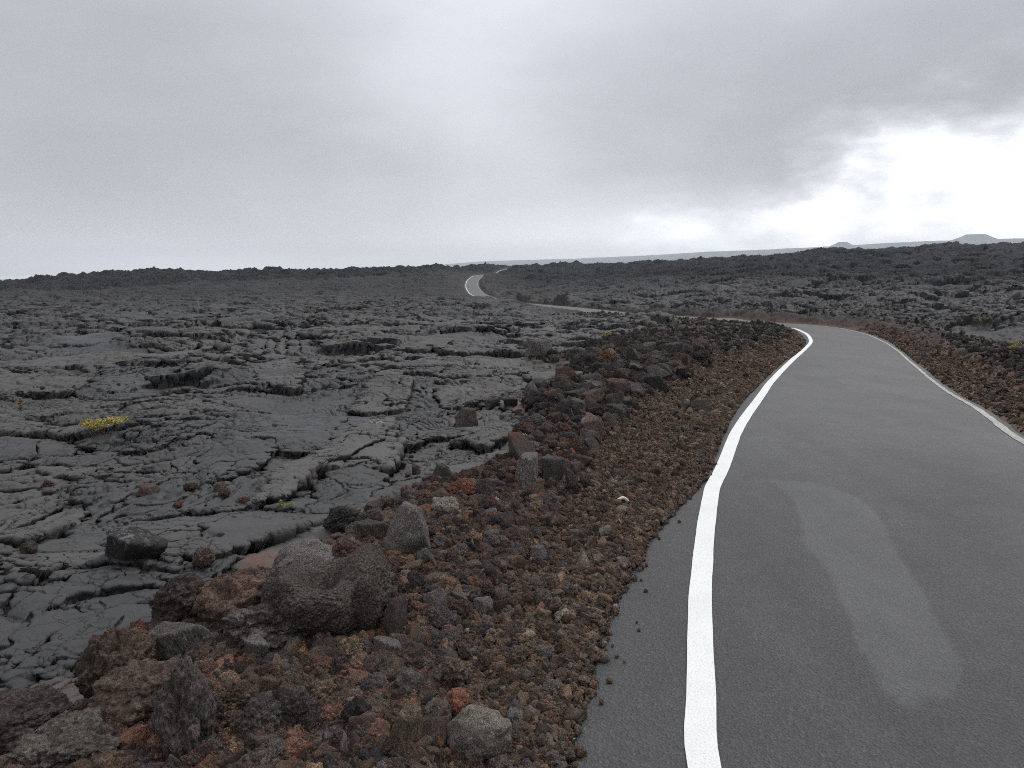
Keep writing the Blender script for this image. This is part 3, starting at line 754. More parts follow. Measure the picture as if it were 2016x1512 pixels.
cone(1880, 1962, 471.5, 461.5, 1901, 1934, 1590 * 2.09)
cone(1636, 1682, 484, 476.5, 1652, 1668, 1790 * 2.09)

# ------------------------------------------------------------------ road
poly = np.array([(905, 215), (1080, 220), (1180, 250), (1300, 300), (1380, 370), (1430, 450), (1480, 560), (1540, 660), (1590, 730), (1640, 850), (1700, 950), (1745, 1020), (1730, 1140), (1690, 1180),
                 (1560, 1195), (1490, 1230), (1450, 1170), (1400, 1130), (1330, 1000), (1290, 950), (1270, 850), (1210, 740), (1180, 640), (1130, 570), (1060, 510), (1055, 420), (1030, 330), (980, 270)], float)
poly = on_road([(1100 + a / 2.2, 850 + b / 2.2) for a, b in poly])
NC = 110
fr = np.linspace(0, 1, NC)
jit = .35 * (np.array([perlin(np.array([i * .23]), np.array([3.3]), 71)[0] for i in range(NS)]) * .03 + np.array([perlin(np.array([i * .9]), np.array([8.3]), 72)[0] for i in range(NS)]) * .012)
jit *= np.interp(yy, [0, 12, 30], [1, 1, 2])
off = (-(w_l + jit))[:, None] * (1 - fr) + (w_e + jit[::-1])[:, None] * fr
PX = LINE[:, None, :] + LNRM[:, None, :] * off[..., None]
crown = .02 * np.sin(fr * math.pi) - .012 * (fr < .001) - .012 * (fr > .999)
PZ = ROADZ[:, None] + crown[None] + 0 * off
PZ = PZ + perlin(PX[..., 0] * 1.2, PX[..., 1] * 1.2, 77) * .004
V = np.concatenate([PX, PZ[..., None]], -1)
sk = np.vstack([V[:, 0], V[:, -1]]); 
P2 = PX.reshape(-1, 2)
nearm = (P2[:, 1] > 1) & (P2[:, 1] < 9)
dp = np.full(len(P2), -1.0)
dd = polydist(P2[nearm], np.vstack([poly, poly[:1]])); ins = in_poly(P2[nearm], poly)
dp[nearm] = np.where(ins, dd, -dd)
patch = np.clip(.5 + dp / .07, 0, 1)
offf = off.ravel()
yv = P2[:, 1]
fresh = np.clip(1.15 - sst(3.5, 7.5, yv) * .95, 0, 1) * (1 - .75 * sst(1.3, 2.0, offf + (yv - 3) * -.12)) 
fresh = np.maximum(fresh, .8 * sst(.06, -.1, offf))
fresh = np.maximum(fresh, (.7 * sst(-.02, .12, offf - np.repeat(w_R, NC))) * (yv < 30))
Fr = grid_faces(NS, NC)
# skirts down the pavement's edges
sl = V[:, 0] - [0, 0, .07]; sr = V[:, -1] - [0, 0, .07]
base_n = NS * NC
VV = np.vstack([V.reshape(-1, 3), sl, sr])
i = np.arange(NS - 1)
F1 = np.stack([base_n + i, i * NC, (i + 1) * NC, base_n + i + 1], 1)
F2_ = np.stack([i * NC + NC - 1, base_n + NS + i, base_n + NS + i + 1, (i + 1) * NC + NC - 1], 1)
pad = lambda a: np.concatenate([a, np.zeros(2 * NS)])
road = mesh_obj('road', VV, np.vstack([Fr, F1, F2_]), M_ASPH, attrs=dict(patch=pad(patch), fresh=pad(fresh)))
tag(road, kind='structure')
def road_z(o_):                                  # height of the road surface at offsets from the line
    tfr = (o_ + w_l[:, None]) / (w_l + w_e)[:, None]
    XY = LINE[:, None, :] + LNRM[:, None, :] * o_[..., None]
    return XY, ROADZ[:, None] + .02 * np.sin(np.clip(tfr, 0, 1) * math.pi) + perlin(XY[..., 0] * 1.2, XY[..., 1] * 1.2, 77) * .004
def stripe(name, centre, w, mat, seed, wob, rows=None):
    n = 7
    e0 = perlin(np.arange(NS) * .37, np.zeros(NS), seed) * wob + perlin(np.arange(NS) * 1.7, np.zeros(NS) + 5, seed) * wob * .4
    e1 = perlin(np.arange(NS) * .41, np.zeros(NS) + 9, seed) * wob + perlin(np.arange(NS) * 1.6, np.zeros(NS) + 3, seed) * wob * .4
    a = centre - w / 2 + e0; b = centre + w / 2 + e1
    o_ = a[:, None] + (b - a)[:, None] * np.linspace(0, 1, n)
    XY, Z = road_z(o_)
    o = mesh_obj(name, np.concatenate([XY, (Z + .005)[..., None]], -1).reshape(-1, 3), grid_faces(NS, n), mat, parent=road)
    return o
lw = np.interp(yy, [0, 20, 60, 150], [.1, .11, .09, .10])
o = stripe('edge_line', np.zeros(NS), lw, M_PAINT, 91, .003); o['label'] = 'bright white painted edge line'
rw_ = np.interp(yy, [0, 6, 9, 12, 25, 60, 150], [.10, .09, .075, .06, .055, .05, .06])
o = stripe('edge_line', w_R, rw_, M_WORN, 95, .012); o['label'] = 'worn thin greyish edge line'

def apron(name, pts):
    P = on_road(pts); n = len(P); c = P.mean(0)
    ring = resample(np.vstack([P, P[:1]]), .06)[:-1]
    m = len(ring)
    rows = []
    for q in np.linspace(1, .02, 9):
        XY = c + (ring - c) * (q + .03 * perlin(ring[:, 0] * 4, ring[:, 1] * 4, 55)[:, None])
        rows.append(np.stack([XY[:, 0], XY[:, 1], zroad(XY[:, 1]) + .012 + (.0 if q < 1 else -.03)], 1))
    o = mesh_obj(name, np.vstack(rows), grid_faces(9, m, True), M_OLD)
    tag(o, kind='structure')
apron('pavement', [(1541, 647.5), (1560, 649), (1576, 660), (1586, 672), (1583, 682), (1572, 692), (1565, 684), (1560, 668)])

# ------------------------------------------------------------------ rocks
def perlin3(p, seed):
    x, y, z = p.T.astype(F)
    s = 0
    for k, (a, b, c) in enumerate(((x, y, z), (y, z, x), (z, x, y))):
        s = s + perlin(a + c * F(.71) + 13.7 * k, b - c * F(.63) + 5.1 * k, seed + k)
    return s / 1.9
def worley3(p, seed):
    c = np.floor(p).astype(int); f = p - c
    best = np.full(len(p), 9.0)
    for dx in (-1, 0, 1):
        for dy in (-1, 0, 1):
            for dz in (-1, 0, 1):
                h = h2(c[:, 0] + dx + (c[:, 2] + dz) * 57, c[:, 1] + dy + (c[:, 2] + dz) * 131, seed)
                q = np.stack([dx + u01(h), dy + u01(h, 1), dz + u01(h, 2)], 1) - f
                best = np.minimum(best, (q ** 2).sum(1))
    return np.sqrt(best)
_ICO = {}
def ico(n):
    if n not in _ICO:
        bm = bmesh.new(); bmesh.ops.create_icosphere(bm, subdivisions=n, radius=1)
        _ICO[n] = (np.array([v.co for v in bm.verts]), np.array([[v.index for v in f.verts] for f in bm.faces])); bm.free()
    return _ICO[n]
def clinker(seed, n=6, rough=1.0, squash=(1, .85, .75)):
    v, f = ico(n); o = np.array([seed * 3.1, seed * 1.7, seed * 2.3])
    r = 1 + .30 * perlin3(v * 1.1 + o, seed) + .34 * rough * (.55 - worley3(v * 1.8 + o, seed + 1)) + .24 * rough * (.5 - worley3(v * 4.0 + o, seed + 2)) + .13 * rough * (.5 - worley3(v * 9 + o, seed + 3)) + .06 * rough * (.5 - worley3(v * 17 + o, seed + 4)) + .022 * perlin3(v * 30 + o, seed + 5)
    R = np.random.default_rng(seed + 500); nn = R.normal(size=(9, 3)); nn /= np.linalg.norm(nn, axis=1, keepdims=True)
    lim = (R.uniform(.80, 1.12, 9) / np.maximum(v @ nn.T, 1e-3)).min(1) * (1 + .05 * perlin3(v * 5 + o, seed + 6) + .05 * rough * (.5 - worley3(v * 7 + o, seed + 11)))
    r = np.where(r > lim, lim + (r - lim) * .45, r)                 # broken faces
    p = v * r[:, None] * np.array(squash)
    p = p + .06 * np.stack([perlin3(v * 2.2 + o + 9, seed + 7), perlin3(v * 2.2 + o + 19, seed + 8), perlin3(v * 2.2 + o + 29, seed + 9)], 1)
    return fit(p), f
def block(seed, n=5, planes=11, squash=(1, .9, .8), rough=1.0):
    v, f = ico(n); R = np.random.default_rng(seed)
    nrm = R.normal(size=(planes, 3)); nrm /= np.linalg.norm(nrm, axis=1, keepdims=True)
    nrm = np.vstack([nrm, [[0, 0, 1], [0, 0, -1]]]); d = np.concatenate([R.uniform(.62, 1.0, planes), [.72, .72]])
    o = np.array([seed * 2.1, seed * 1.3, seed * .7])
    t_ = np.maximum((v @ nrm.T), 1e-3)
    q = d / t_
    r = -np.log(np.exp(-q * 14).sum(1)) / 14
    r = r * (1 + rough * (.05 * perlin3(v * 2.5 + o, seed) + .05 * (.5 - worley3(v * 3.6 + o, seed + 1)) + .03 * (.5 - worley3(v * 8 + o, seed + 5)) + .02 * perlin3(v * 14 + o, seed + 2)))
    return fit(v * r[:, None] * np.array(squash)), f
def basin(seed):
    v, f = ico(7); o = np.array([3.3, 1.1, 7.7])
    p = v * (1 + .15 * perlin3(v * 1.3 + o, seed))[:, None]
    p = np.sign(p) * np.abs(p) ** np.array([.82, .88, .80])       # boxy
    x, y, z_ = p.T
    top = sst(-.1, .55, z_)
    z2 = z_ * .80
    z2 = z2 - top * .80 * np.exp(-(((x + .10) / .36) ** 2 + ((y - .12) / .50) ** 2))       # the hollow
    z2 = z2 + top * .24 * np.exp(-(((x - .74) / .30) ** 2 + ((y - .25) / .55) ** 2))       # the horn on one side
    z2 = z2 + top * .10 * np.exp(-(((x + .66) / .22) ** 2 + ((y - .1) / .6) ** 2))
    z2 = z2 - top * .16 * np.exp(-(((x - .18) / .30) ** 2)) * sst(.1, -.7, y)               # the low front rim
    lowr = sst(.2, -.8, z_)
    x = x * (1 - .14 * lowr) + .06 * lowr; y = y * (1 - .12 * lowr)
    y = y + .22 * np.exp(-((x - .35) / .14) ** 2) * sst(.0, -.6, y)                          # a fold down the front
    q = np.stack([x, y * .78, z2 * .80], 1)
    d = .030 * perlin3(q * 6 + o, seed + 1) + .034 * (.5 - worley3(q * 16 + o, seed + 2)) + .028 * (.5 - worley3(q * 30 + o, seed + 3)) + .008 * perlin3(q * 60 + o, seed + 4)
    return fit(q + v * d[:, None]), f
def heart(seed):
    p, f = clinker(seed, 5, .35, (1, .8, .6))
    return p, f
def fit(p):
    lo, hi = p.min(0), p.max(0)
    p = p - (lo + hi) / 2
    return p / (np.abs(p[:, :2]).max())
ROCKS = {}
def rock_mesh(key, fn, mat):
    p, f = fn
    me_o = mesh_obj('lava_rock', p, f, mat)
    ROCKS[key] = me_o.data
    bpy.data.objects.remove(me_o)
for i in range(9): rock_mesh('c%d' % i, clinker(20 + i, 6, 1.15, [(1, .85, .75), (1, .7, .8), (1, .9, .55), (1, .75, .95), (1, .95, .7)][i % 5]), M_CLINK)
for i in range(8): rock_mesh('b%d' % i, block(40 + i, 5, 9 + i % 4, [(1, .85, .8), (1, .7, .6), (1, .9, 1.1), (1, .8, .45)][i % 4]), M_BLOCK)
for i in range(3): rock_mesh('s%d' % i, clinker(60 + i, 5, .55, (1, .8, .7)), M_CLINK)
rock_mesh('basin', basin(5), M_PIT)
rock_mesh('pit', clinker(71, 5, .3, (1, .85, .7)), M_PIT)
rock_mesh('heart', heart(73), M_PIT)
rock_mesh('crust', block(75, 5, 10, (1, .9, .85)), M_CRUST)
rock_mesh('redtop', block(77, 5, 10, (1, .85, .8)), M_REDTOP)
rock_mesh('slabA', block(81, 5, 12, (1, .8, .32)), M_BLOCK)
rock_mesh('slabB', clinker(83, 5, .8, (1, .8, .45)), M_CLINK)
rock_mesh('long', clinker(85, 5, .3, (.55, .5, 1)), M_CLINK)

B = (.082, .058, .044); D = (.046, .036, .034); G = (.100, .097, .094); RU = (.155, .068, .042); TN = (.135, .095, .066); K = (.030, .029, .031); PA = (.20, .19, .17); PU = (.066, .056, .056); RB = (.098, .054, .040)
HERO = [  # px, base row, width px, height px, mesh, tint, yaw, label
    (650, 1278, 246, 152, 'basin', (.050, .044, .038), .1, 'large pitted boulder with a hollow saddle-shaped top'),
    (598, 1150, 135, 70, 'pit', G, 1, 'pale grey speckled boulder tucked behind the hollow-topped boulder'),
    (368, 1248, 112, 95, 'c0', D, .4, 'dark brown clinker beside the broad flat rust-topped rock'),
    (468, 1256, 165, 98, 'slabB', (.092, .058, .044), .2, 'broad flat rust-topped rock beside the hollow-topped boulder'),
    (535, 1292, 190, 80, 'c2', PU, 2.0, 'ragged purple-grey rock wedged against the front of the hollow-topped boulder'),
    (362, 1314, 112, 66, 'slabA', (.07, .068, .066), .5, 'flat-topped grey block between smooth lava and brown rubble'),
    (240, 1390, 135, 118, 'c1', (.066, .047, .037), .9, 'rough brown clinker perched at the tip of the rubble on smooth lava'),
    (292, 1436, 190, 84, 'c4', (.066, .046, .036), 2.6, 'wide jagged brown clinker overhanging a dark hollow'),
    (365, 1515, 130, 165, 'c3', PU, 1.4, 'tall purple-grey clinker leaning upright before the wide jagged clinker'),
    (40, 1480, 150, 70, 'c5', D, .3, 'dark brown clinker resting on smooth lava, apart from the rubble tip'),
    (150, 1550, 200, 66, 'c2', (.060, .055, .048), 2.2, 'broad low greyish-tan rock below the wide jagged clinker'),
    (508, 1322, 62, 55, 'b0', G, .2, 'small smooth grey block between brown clinkers below the flat-topped block'),
    (472, 1432, 84, 70, 'c6', B, .7, 'craggy brown scoria rock just behind the tall purple-grey clinker'),
    (690, 1314, 60, 52, 'c7', TN, 2.2, 'tan craggy scoria rock at the foot of the hollow-topped boulder'),
    (640, 1406, 60, 58, 'c8', TN, 1.2, 'upright tan scoria rock with dark pores in the brown rubble'),
    (570, 1455, 105, 85, 'c1', PU, 3.1, 'rounded purple-grey rock beside the upright tan scoria rock'),
    (520, 1475, 95, 78, 'c3', (.06, .053, .054), 4.0, 'dark purplish clinker leaning on the rounded purple-grey rock'),
    (800, 1498, 66, 100, 'long', (.105, .082, .058), .5, 'smooth elongated brown stone with an ochre flank'),
    (943, 1514, 118, 92, 'heart', (.13, .12, .105), .4, 'pale pitted rounded rock close to the asphalt edge'),
    (580, 1522, 64, 44, 's0', RU, .3, 'rust-red rounded rock below the dark purplish clinker'),
    (898, 1416, 62, 46, 's1', (.19, .075, .04), 1.3, 'orange-red rock among brown stones above the pale pitted rounded rock'),
    (892, 1366, 66, 60, 'c4', (.10, .075, .058), 1.1, 'lumpy light brown rock behind the orange-red rock'),
    (770, 1312, 64, 44, 'b1', G, 2.4, 'flat grey angular block in front of the dark pyramid-shaped rock'),
    (778, 1268, 58, 78, 'b2', D, .8, 'dark pyramid-shaped rock beside the hollow-topped boulder'),
    (816, 1182, 38, 24, 's2', (.19, .115, .10), .1, 'small pinkish stone behind the dark pyramid-shaped rock'),
    (1019, 1442, 48, 36, 's0', G, 2, 'rounded grey stone on the gravel near the asphalt edge'),
    (951, 1212, 38, 30, 'b3', G, 1, 'small pale grey stone in the gravel beyond the pinkish stone'),
    (862, 1262, 74, 56, 'c0', PU, 2.9, 'grey-brown clinker beyond the dark pyramid-shaped rock'),
    (806, 1106, 80, 104, 'b2', (.115, .112, .108), 2.2, 'tall upright pale grey block with a flat face'),
    (770, 1102, 42, 44, 'pit', G, .2, 'small speckled grey rock against the tall upright pale grey block'),
    (742, 1080, 76, 48, 'slabA', (.055, .048, .044), .1, 'dark brown slab edge beside the tall upright pale grey block'),
    (838, 1064, 34, 28, 's1', RU, .4, 'orange-red stone touching the tall upright pale grey block'),
    (682, 1124, 66, 54, 'c7', (.075, .042, .037), .4, 'dark reddish clinker behind the hollow-topped boulder'),
    (676, 1052, 80, 50, 'c2', K, .3, 'black clinker at the end of a lava slab before the tall block'),
    (1057, 1108, 40, 30, 'b4', G, .6, 'grey angular stone in the brown rubble beyond the tall block'),
    (1036, 968, 76, 70, 'b6', (.115, .11, .103), 1.5, 'large light grey boulder with one flat pale face'),
    (1088, 958, 52, 56, 'b5', (.065, .06, .058), .9, 'darker boulder pressed against the large light grey boulder'),
    (1042, 914, 92, 58, 'redtop', (.06, .048, .043), .5, 'brown boulder with a bright rust-red top'),
    (908, 988, 64, 42, 'c6', (.15, .056, .034), .1, 'ragged rust-red rock beside a dark slab'),
    (955, 988, 58, 44, 'b7', (.06, .055, .052), .8, 'dark slab leaning beside the ragged rust-red rock'),
    (876, 1022, 66, 40, 's2', (.15, .142, .125), .5, 'pale tan rounded rock in front of the ragged rust-red rock'),
    (839, 1022, 30, 26, 's0', (.16, .07, .04), .7, 'small orange stone beside the pale tan rounded rock'),
    (986, 998, 32, 16, 'slabA', (.34, .34, .33), .3, 'small flat whitish stone on dark brown rubble'),
    (783, 932, 44, 24, 'b0', D, .3, 'dark brown block lying on smooth lava plates'),
    (820, 936, 26, 18, 'b1', D, 1.3, 'small dark brown stone beside the dark brown block on lava plates'),
    (803, 940, 16, 12, 's2', G, 1.3, 'little grey pebble in front of the dark brown block on lava plates'),
    (873, 952, 40, 34, 'b2', (.05, .045, .043), 2.3, 'upturned dark slab on the lava beyond the ragged rust-red rock'),
    (917, 842, 54, 38, 'b4', (.065, .054, .047), .3, 'brown wedge-shaped slab tilted up from the lava'),
    (1006, 808, 42, 24, 'b0', (.042, .038, .036), .1, 'dark boxy block on a pale lava plate'),
    (968, 806, 34, 20, 'b5', (.055, .047, .043), 1.1, 'brown block beside the dark boxy block'),
    (1107, 822, 34, 34, 'b2', (.038, .037, .038), .5, 'blackish upright block at the border of the rubble bank'),
    (1138, 820, 42, 32, 'b6', (.075, .073, .071), 2.5, 'grey rock beside the blackish upright block'),
    (1088, 786, 44, 18, 'c6', (.15, .075, .035), .2, 'ochre-stained flat rock at the border of the rubble bank'),
    (1150, 784, 42, 30, 'b7', (.06, .058, .057), .7, 'dark grey boulder beyond the ochre-stained flat rock'),
    (1163, 864, 72, 42, 'b3', (.10, .072, .063), 2.0, 'pinkish-brown boulder beside the red gravel verge'),
    (1322, 706, 44, 30, 'b6', (.05, .048, .048), .4, 'biggest dark boulder on top of the rubble bank'),
    (1375, 812, 48, 24, 'b4', (.052, .046, .043), .4, 'dark brown boulder lying alone on the red gravel verge'),
    (1346, 809, 26, 15, 'b5', (.06, .052, .047), 1.4, 'smaller rock beside the dark brown boulder on the red gravel verge'),
    (1508, 645, 12, 13, 'b2', K, .4, 'black rock standing out against the white line at the bend'),
    (1467, 662, 28, 22, 'b6', (.04, .038, .038), 1.4, 'large black boulder on the bank before the bend'),
    (272, 1120, 96, 76, 'crust', (.050, .045, .046), .8, 'dark boulder with white mineral crust on smooth lava'),
    (401, 1120, 46, 36, 'c0', (.085, .066, .054), 2.4, 'brown rock beside the dark boulder with white mineral crust'),
    (352, 1118, 24, 18, 's1', (.19, .075, .04), .7, 'small orange stone beside the dark boulder with white mineral crust'),
    (376, 968, 26, 15, 'c5', (.065, .036, .031), .3, 'dark reddish stone lying alone on dark lava'),
    (292, 976, 38, 17, 'b3', (.085, .06, .048), .6, 'flat brown rock lying on ropy lava'),
    (350, 1000, 18, 10, 's0', (.085, .04, .033), .6, 'little reddish stone in front of the flat brown rock on ropy lava'),
    (434, 970, 26, 16, 'b1', (.075, .058, .05), .6, 'grey-brown stone at the edge of a cracked lava plate'),
    (442, 982, 26, 18, 'c7', (.07, .045, .038), 1.6, 'brown stone just in front of the grey-brown stone'),
    (482, 1008, 36, 28, 'c8', (.095, .05, .038), .8, 'reddish-brown clinker in the corner of the cracked lava plate'),
    (95, 962, 20, 14, 'c2', (.075, .042, .036), .4, 'dark red stone below the open crack in the lava'),
    (58, 1092, 28, 22, 'c3', (.08, .062, .05), .4, 'brown stone lying in the long curved crack'),
    (1190, 1058, 40, 18, 'b7', (.12, .112, .10), 1.5, 'flat light grey stone on the gravel beyond the grey angular stone'),
]
rock_objs = []
FOOT = []
def add_rock(key, loc, half, hz, yaw, tilt, tint, label, group=None, cat='rock', name=None, sink=.2):
    o = bpy.data.objects.new(name or 'lava_rock', ROCKS[key]); COL.objects.link(o)
    zmax = max(v.co.z for v in ROCKS[key].vertices) if key not in ZM else ZM[key]
    ZM[key] = zmax
    sz = hz / 2 / zmax
    a_ = np.linspace(0, 6.28, 9)[:-1]
    zs = terrain(np.append(loc[0] + np.cos(a_) * half * .6, loc[0]), np.append(loc[1] + np.sin(a_) * half * .6, loc[1]), np.full(9, .004))[0]
    low = min(float(np.percentile(zs, 30)), loc[2])
    hz += min(loc[2] - low, half * .5); sz = hz / 2 / zmax
    loc = (loc[0], loc[1], low)
    o.scale = (half, half, sz); o.rotation_euler = (tilt[0], tilt[1], yaw)
    o.location = (loc[0], loc[1], loc[2] + sz * zmax * (1 - 2 * sink))
    tint = np.array(tint); tint = tint * .78 + tint.mean() * np.array([1.05, 1.0, .9]) * .22
    o['tint'] = [float(c) for c in tint]
    tag(o, label, cat, group)
    rock_objs.append(o); FOOT.append((loc[0], loc[1], half))
    return o
ZM = {}
hp = ground_at([h[0] for h in HERO], [h[1] for h in HERO])
LAND = []
for hx, p in zip(HERO, hp):
    px, py, w, hgt, key, tint, yaw, lab = hx
    dist = math.hypot(p[0], p[1], p[2] - CAMZ)
    half = w / 2 / FPX * dist; hz = hgt / FPX * dist * 1.12
    dirn = np.array([p[0], p[1]]) / math.hypot(p[0], p[1])
    loc = (p[0] + dirn[0] * half * .7, p[1] + dirn[1] * half * .7, p[2])
    tl = (0, 0) if key == 'basin' else (random.uniform(-.15, .15), random.uniform(-.15, .15))
    add_rock(key, loc, half, hz, yaw if key != 'basin' else math.atan2(-p[0], p[1]) + .1, tl, tint, lab, sink=.20 if key == 'crust' else .12)
    LAND.append((px, py - hgt / 2, lab))

# the rest of the bank: individual stones, then rubble and gravel nobody could count
def project(X, Y, Z):
    dz = Z - CAMZ
    dep = Y * CT - dz * ST; up = Y * ST + dz * CT
    return 1008 + FPX * X / dep, 756 - FPX * up / dep, dep
N = 118000
th = rng.uniform(-.88, .80, N); rad = np.exp(rng.uniform(math.log(1.8), math.log(46), N))
cx = (np.sin(th) * rad).astype(F); cy = (np.cos(th) * rad).astype(F)
cz, ca_ = terrain(cx, cy, (rad * .0034).astype(F))
TINTS = [(B, 'brown'), ((.066, .046, .040), 'dull brown'), (D, 'dark brown'), (PU, 'purple-grey'), ((.072, .068, .066), 'dark grey'), (G, 'grey'), (TN, 'tan'), (RB, 'reddish-brown'), ((.135, .066, .042), 'rust-red'), (K, 'blackish')]
TW = np.array([.2, .18, .15, .12, .09, .05, .06, .08, .02, .05])
TWFAR = np.array([.06, .08, .22, .10, .22, .06, .02, .04, .005, .195])
TW = TW / TW.sum(); TWFAR = TWFAR / TWFAR.sum()
okm = (ca_['rub'] > .55) & (ca_['out'] > .35) & ((ca_['left'] > 0) | (ca_['out'] > .9))
ids = np.where(okm)[0]
siz = np.exp(rng.normal(math.log(.036), .42, len(ids))) * np.interp(rad[ids], [2, 6, 9, 14, 25], [.85, 1.25, 1.8, 2.2, 1.9])
siz = np.clip(siz, .015, np.interp(rad[ids], [5, 8, 14], [.062, .13, .22]))
order = np.argsort(-siz / rad[ids])
taken = list(FOOT); indiv = []
pxs, pys, dep = project(cx, cy, cz)
for q in order:
    i_ = ids[q]; s_ = siz[q]
    if not (-20 < pxs[i_] < 2036 and pys[i_] < 1520): continue
    if any((cx[i_] - a) ** 2 + (cy[i_] - b) ** 2 < ((s_ + c) * .80) ** 2 for a, b, c in taken): continue
    taken.append((cx[i_], cy[i_], s_)); indiv.append((i_, s_))
    if len(indiv) >= 215: break
lp = np.array([(a, b) for a, b, _ in LAND])
SIZE = lambda s: 'small' if s < .06 else 'fist-sized' if s < .09 else 'head-sized' if s < .15 else 'hefty' if s < .24 else 'big'
recs = []
for i_, s_ in indiv:
    far = rad[i_] > 6.2
    blk = random.random() < (.7 if far else .3)
    key = ('b%d' % random.randrange(8)) if blk else random.choice(['c%d' % k for k in range(9)] + ['s0', 's1', 's2'])
    ti = rng.choice(len(TINTS), p=TWFAR if far else TW)
    dpx = lp - np.array([pxs[i_], pys[i_] - 10]); dpx[:, 1] *= 1.6
    cand = np.argsort((dpx ** 2).sum(1))
    j = cand[0]
    if ca_['left'][i_] == 0:
        rel, land = 'on the rubble beyond the worn line', None
    else:
        dx, dy = -dpx[j]
        rel = ('in front of' if dy > 0 else 'behind') if abs(dy) > abs(dx) else ('on the road side of' if dx > 0 else 'on the lava side of')
        land = LAND[j][2]
    recs.append([i_, s_, key, ti, SIZE(s_), 'block' if blk else 'clinker', rel, land, float((dpx[j] ** 2).sum())])
SHORT = {}
def short(l):
    for cut in (' with ', ' tucked', ' lying', ' perched', ' overhanging', ' wedged', ' leaning', ' resting', ' beside', ' between', ' just', ' at ', ' in ', ' among', ' behind', ' below', ' on ', ' close', ' against', ' touching', ' before', ' beyond', ' pressed', ' tilted', ' standing'):
        if cut in l: l = l.split(cut)[0]
    return l
shorts = [short(l[2]) for l in LAND]
for k_, (l, s) in enumerate(zip(LAND, shorts)):
    SHORT[l[2]] = s if shorts.count(s) == 1 else None
ORD = ['', 'second ', 'third ', 'fourth ', 'fifth ', 'sixth ', 'seventh ', 'eighth ', 'ninth ', 'tenth ']
from collections import defaultdict
bucket = defaultdict(list)
for rc in recs:
    i_ = rc[0]
    if rc[7] is None or SHORT.get(rc[7]) is None:
        zone = 'on the rubble across the road' if rc[7] is None else None
        if zone is None:
            j = next(k for k in np.argsort((((lp - np.array([pxs[i_], pys[i_] - 10])) * [1, 1.6]) ** 2).sum(1)) if SHORT[LAND[k][2]])
            rc[7] = LAND[j][2]; dx, dy = np.array([pxs[i_], pys[i_] - 10]) - lp[j]; dy *= 1.6
            rc[6] = ('in front of' if dy > 0 else 'behind') if abs(dy) > abs(dx) else ('on the road side of' if dx > 0 else 'on the lava side of')
            rc[8] = dx * dx + dy * dy
        else:
            rc[8] = rad[i_]
    ph = '%s %s %s %s' % (rc[4], TINTS[rc[3]][1], rc[5], ('%s the %s' % (rc[6], SHORT[rc[7]])) if rc[7] else 'on the rubble across the road')
    bucket[ph].append(rc)
for ph, lst in bucket.items():
    lst.sort(key=lambda rc: rc[8])
    for k_, rc in enumerate(lst):
        i_, s_, key, ti = rc[:4]
        lab = ph if len(lst) == 1 else ('%sclosest %s' % (ORD[min(k_, 9)], ph) if rc[7] else '%sclosest %s' % (ORD[min(k_, 9)], ph))
        tint = np.array(TINTS[ti][0]) * random.uniform(.85, 1.15) * (.76 if rad[i_] > 6.2 else 1)
        hz = s_ * 2 * random.uniform(.6, .9)
        add_rock(key, (cx[i_], cy[i_], cz[i_]), s_, hz, random.uniform(0, 6.28), (random.uniform(-.5, .5), random.uniform(-.4, .4)), tint, lab, 'loose rocks of the roadside rubble bank', sink=.22)

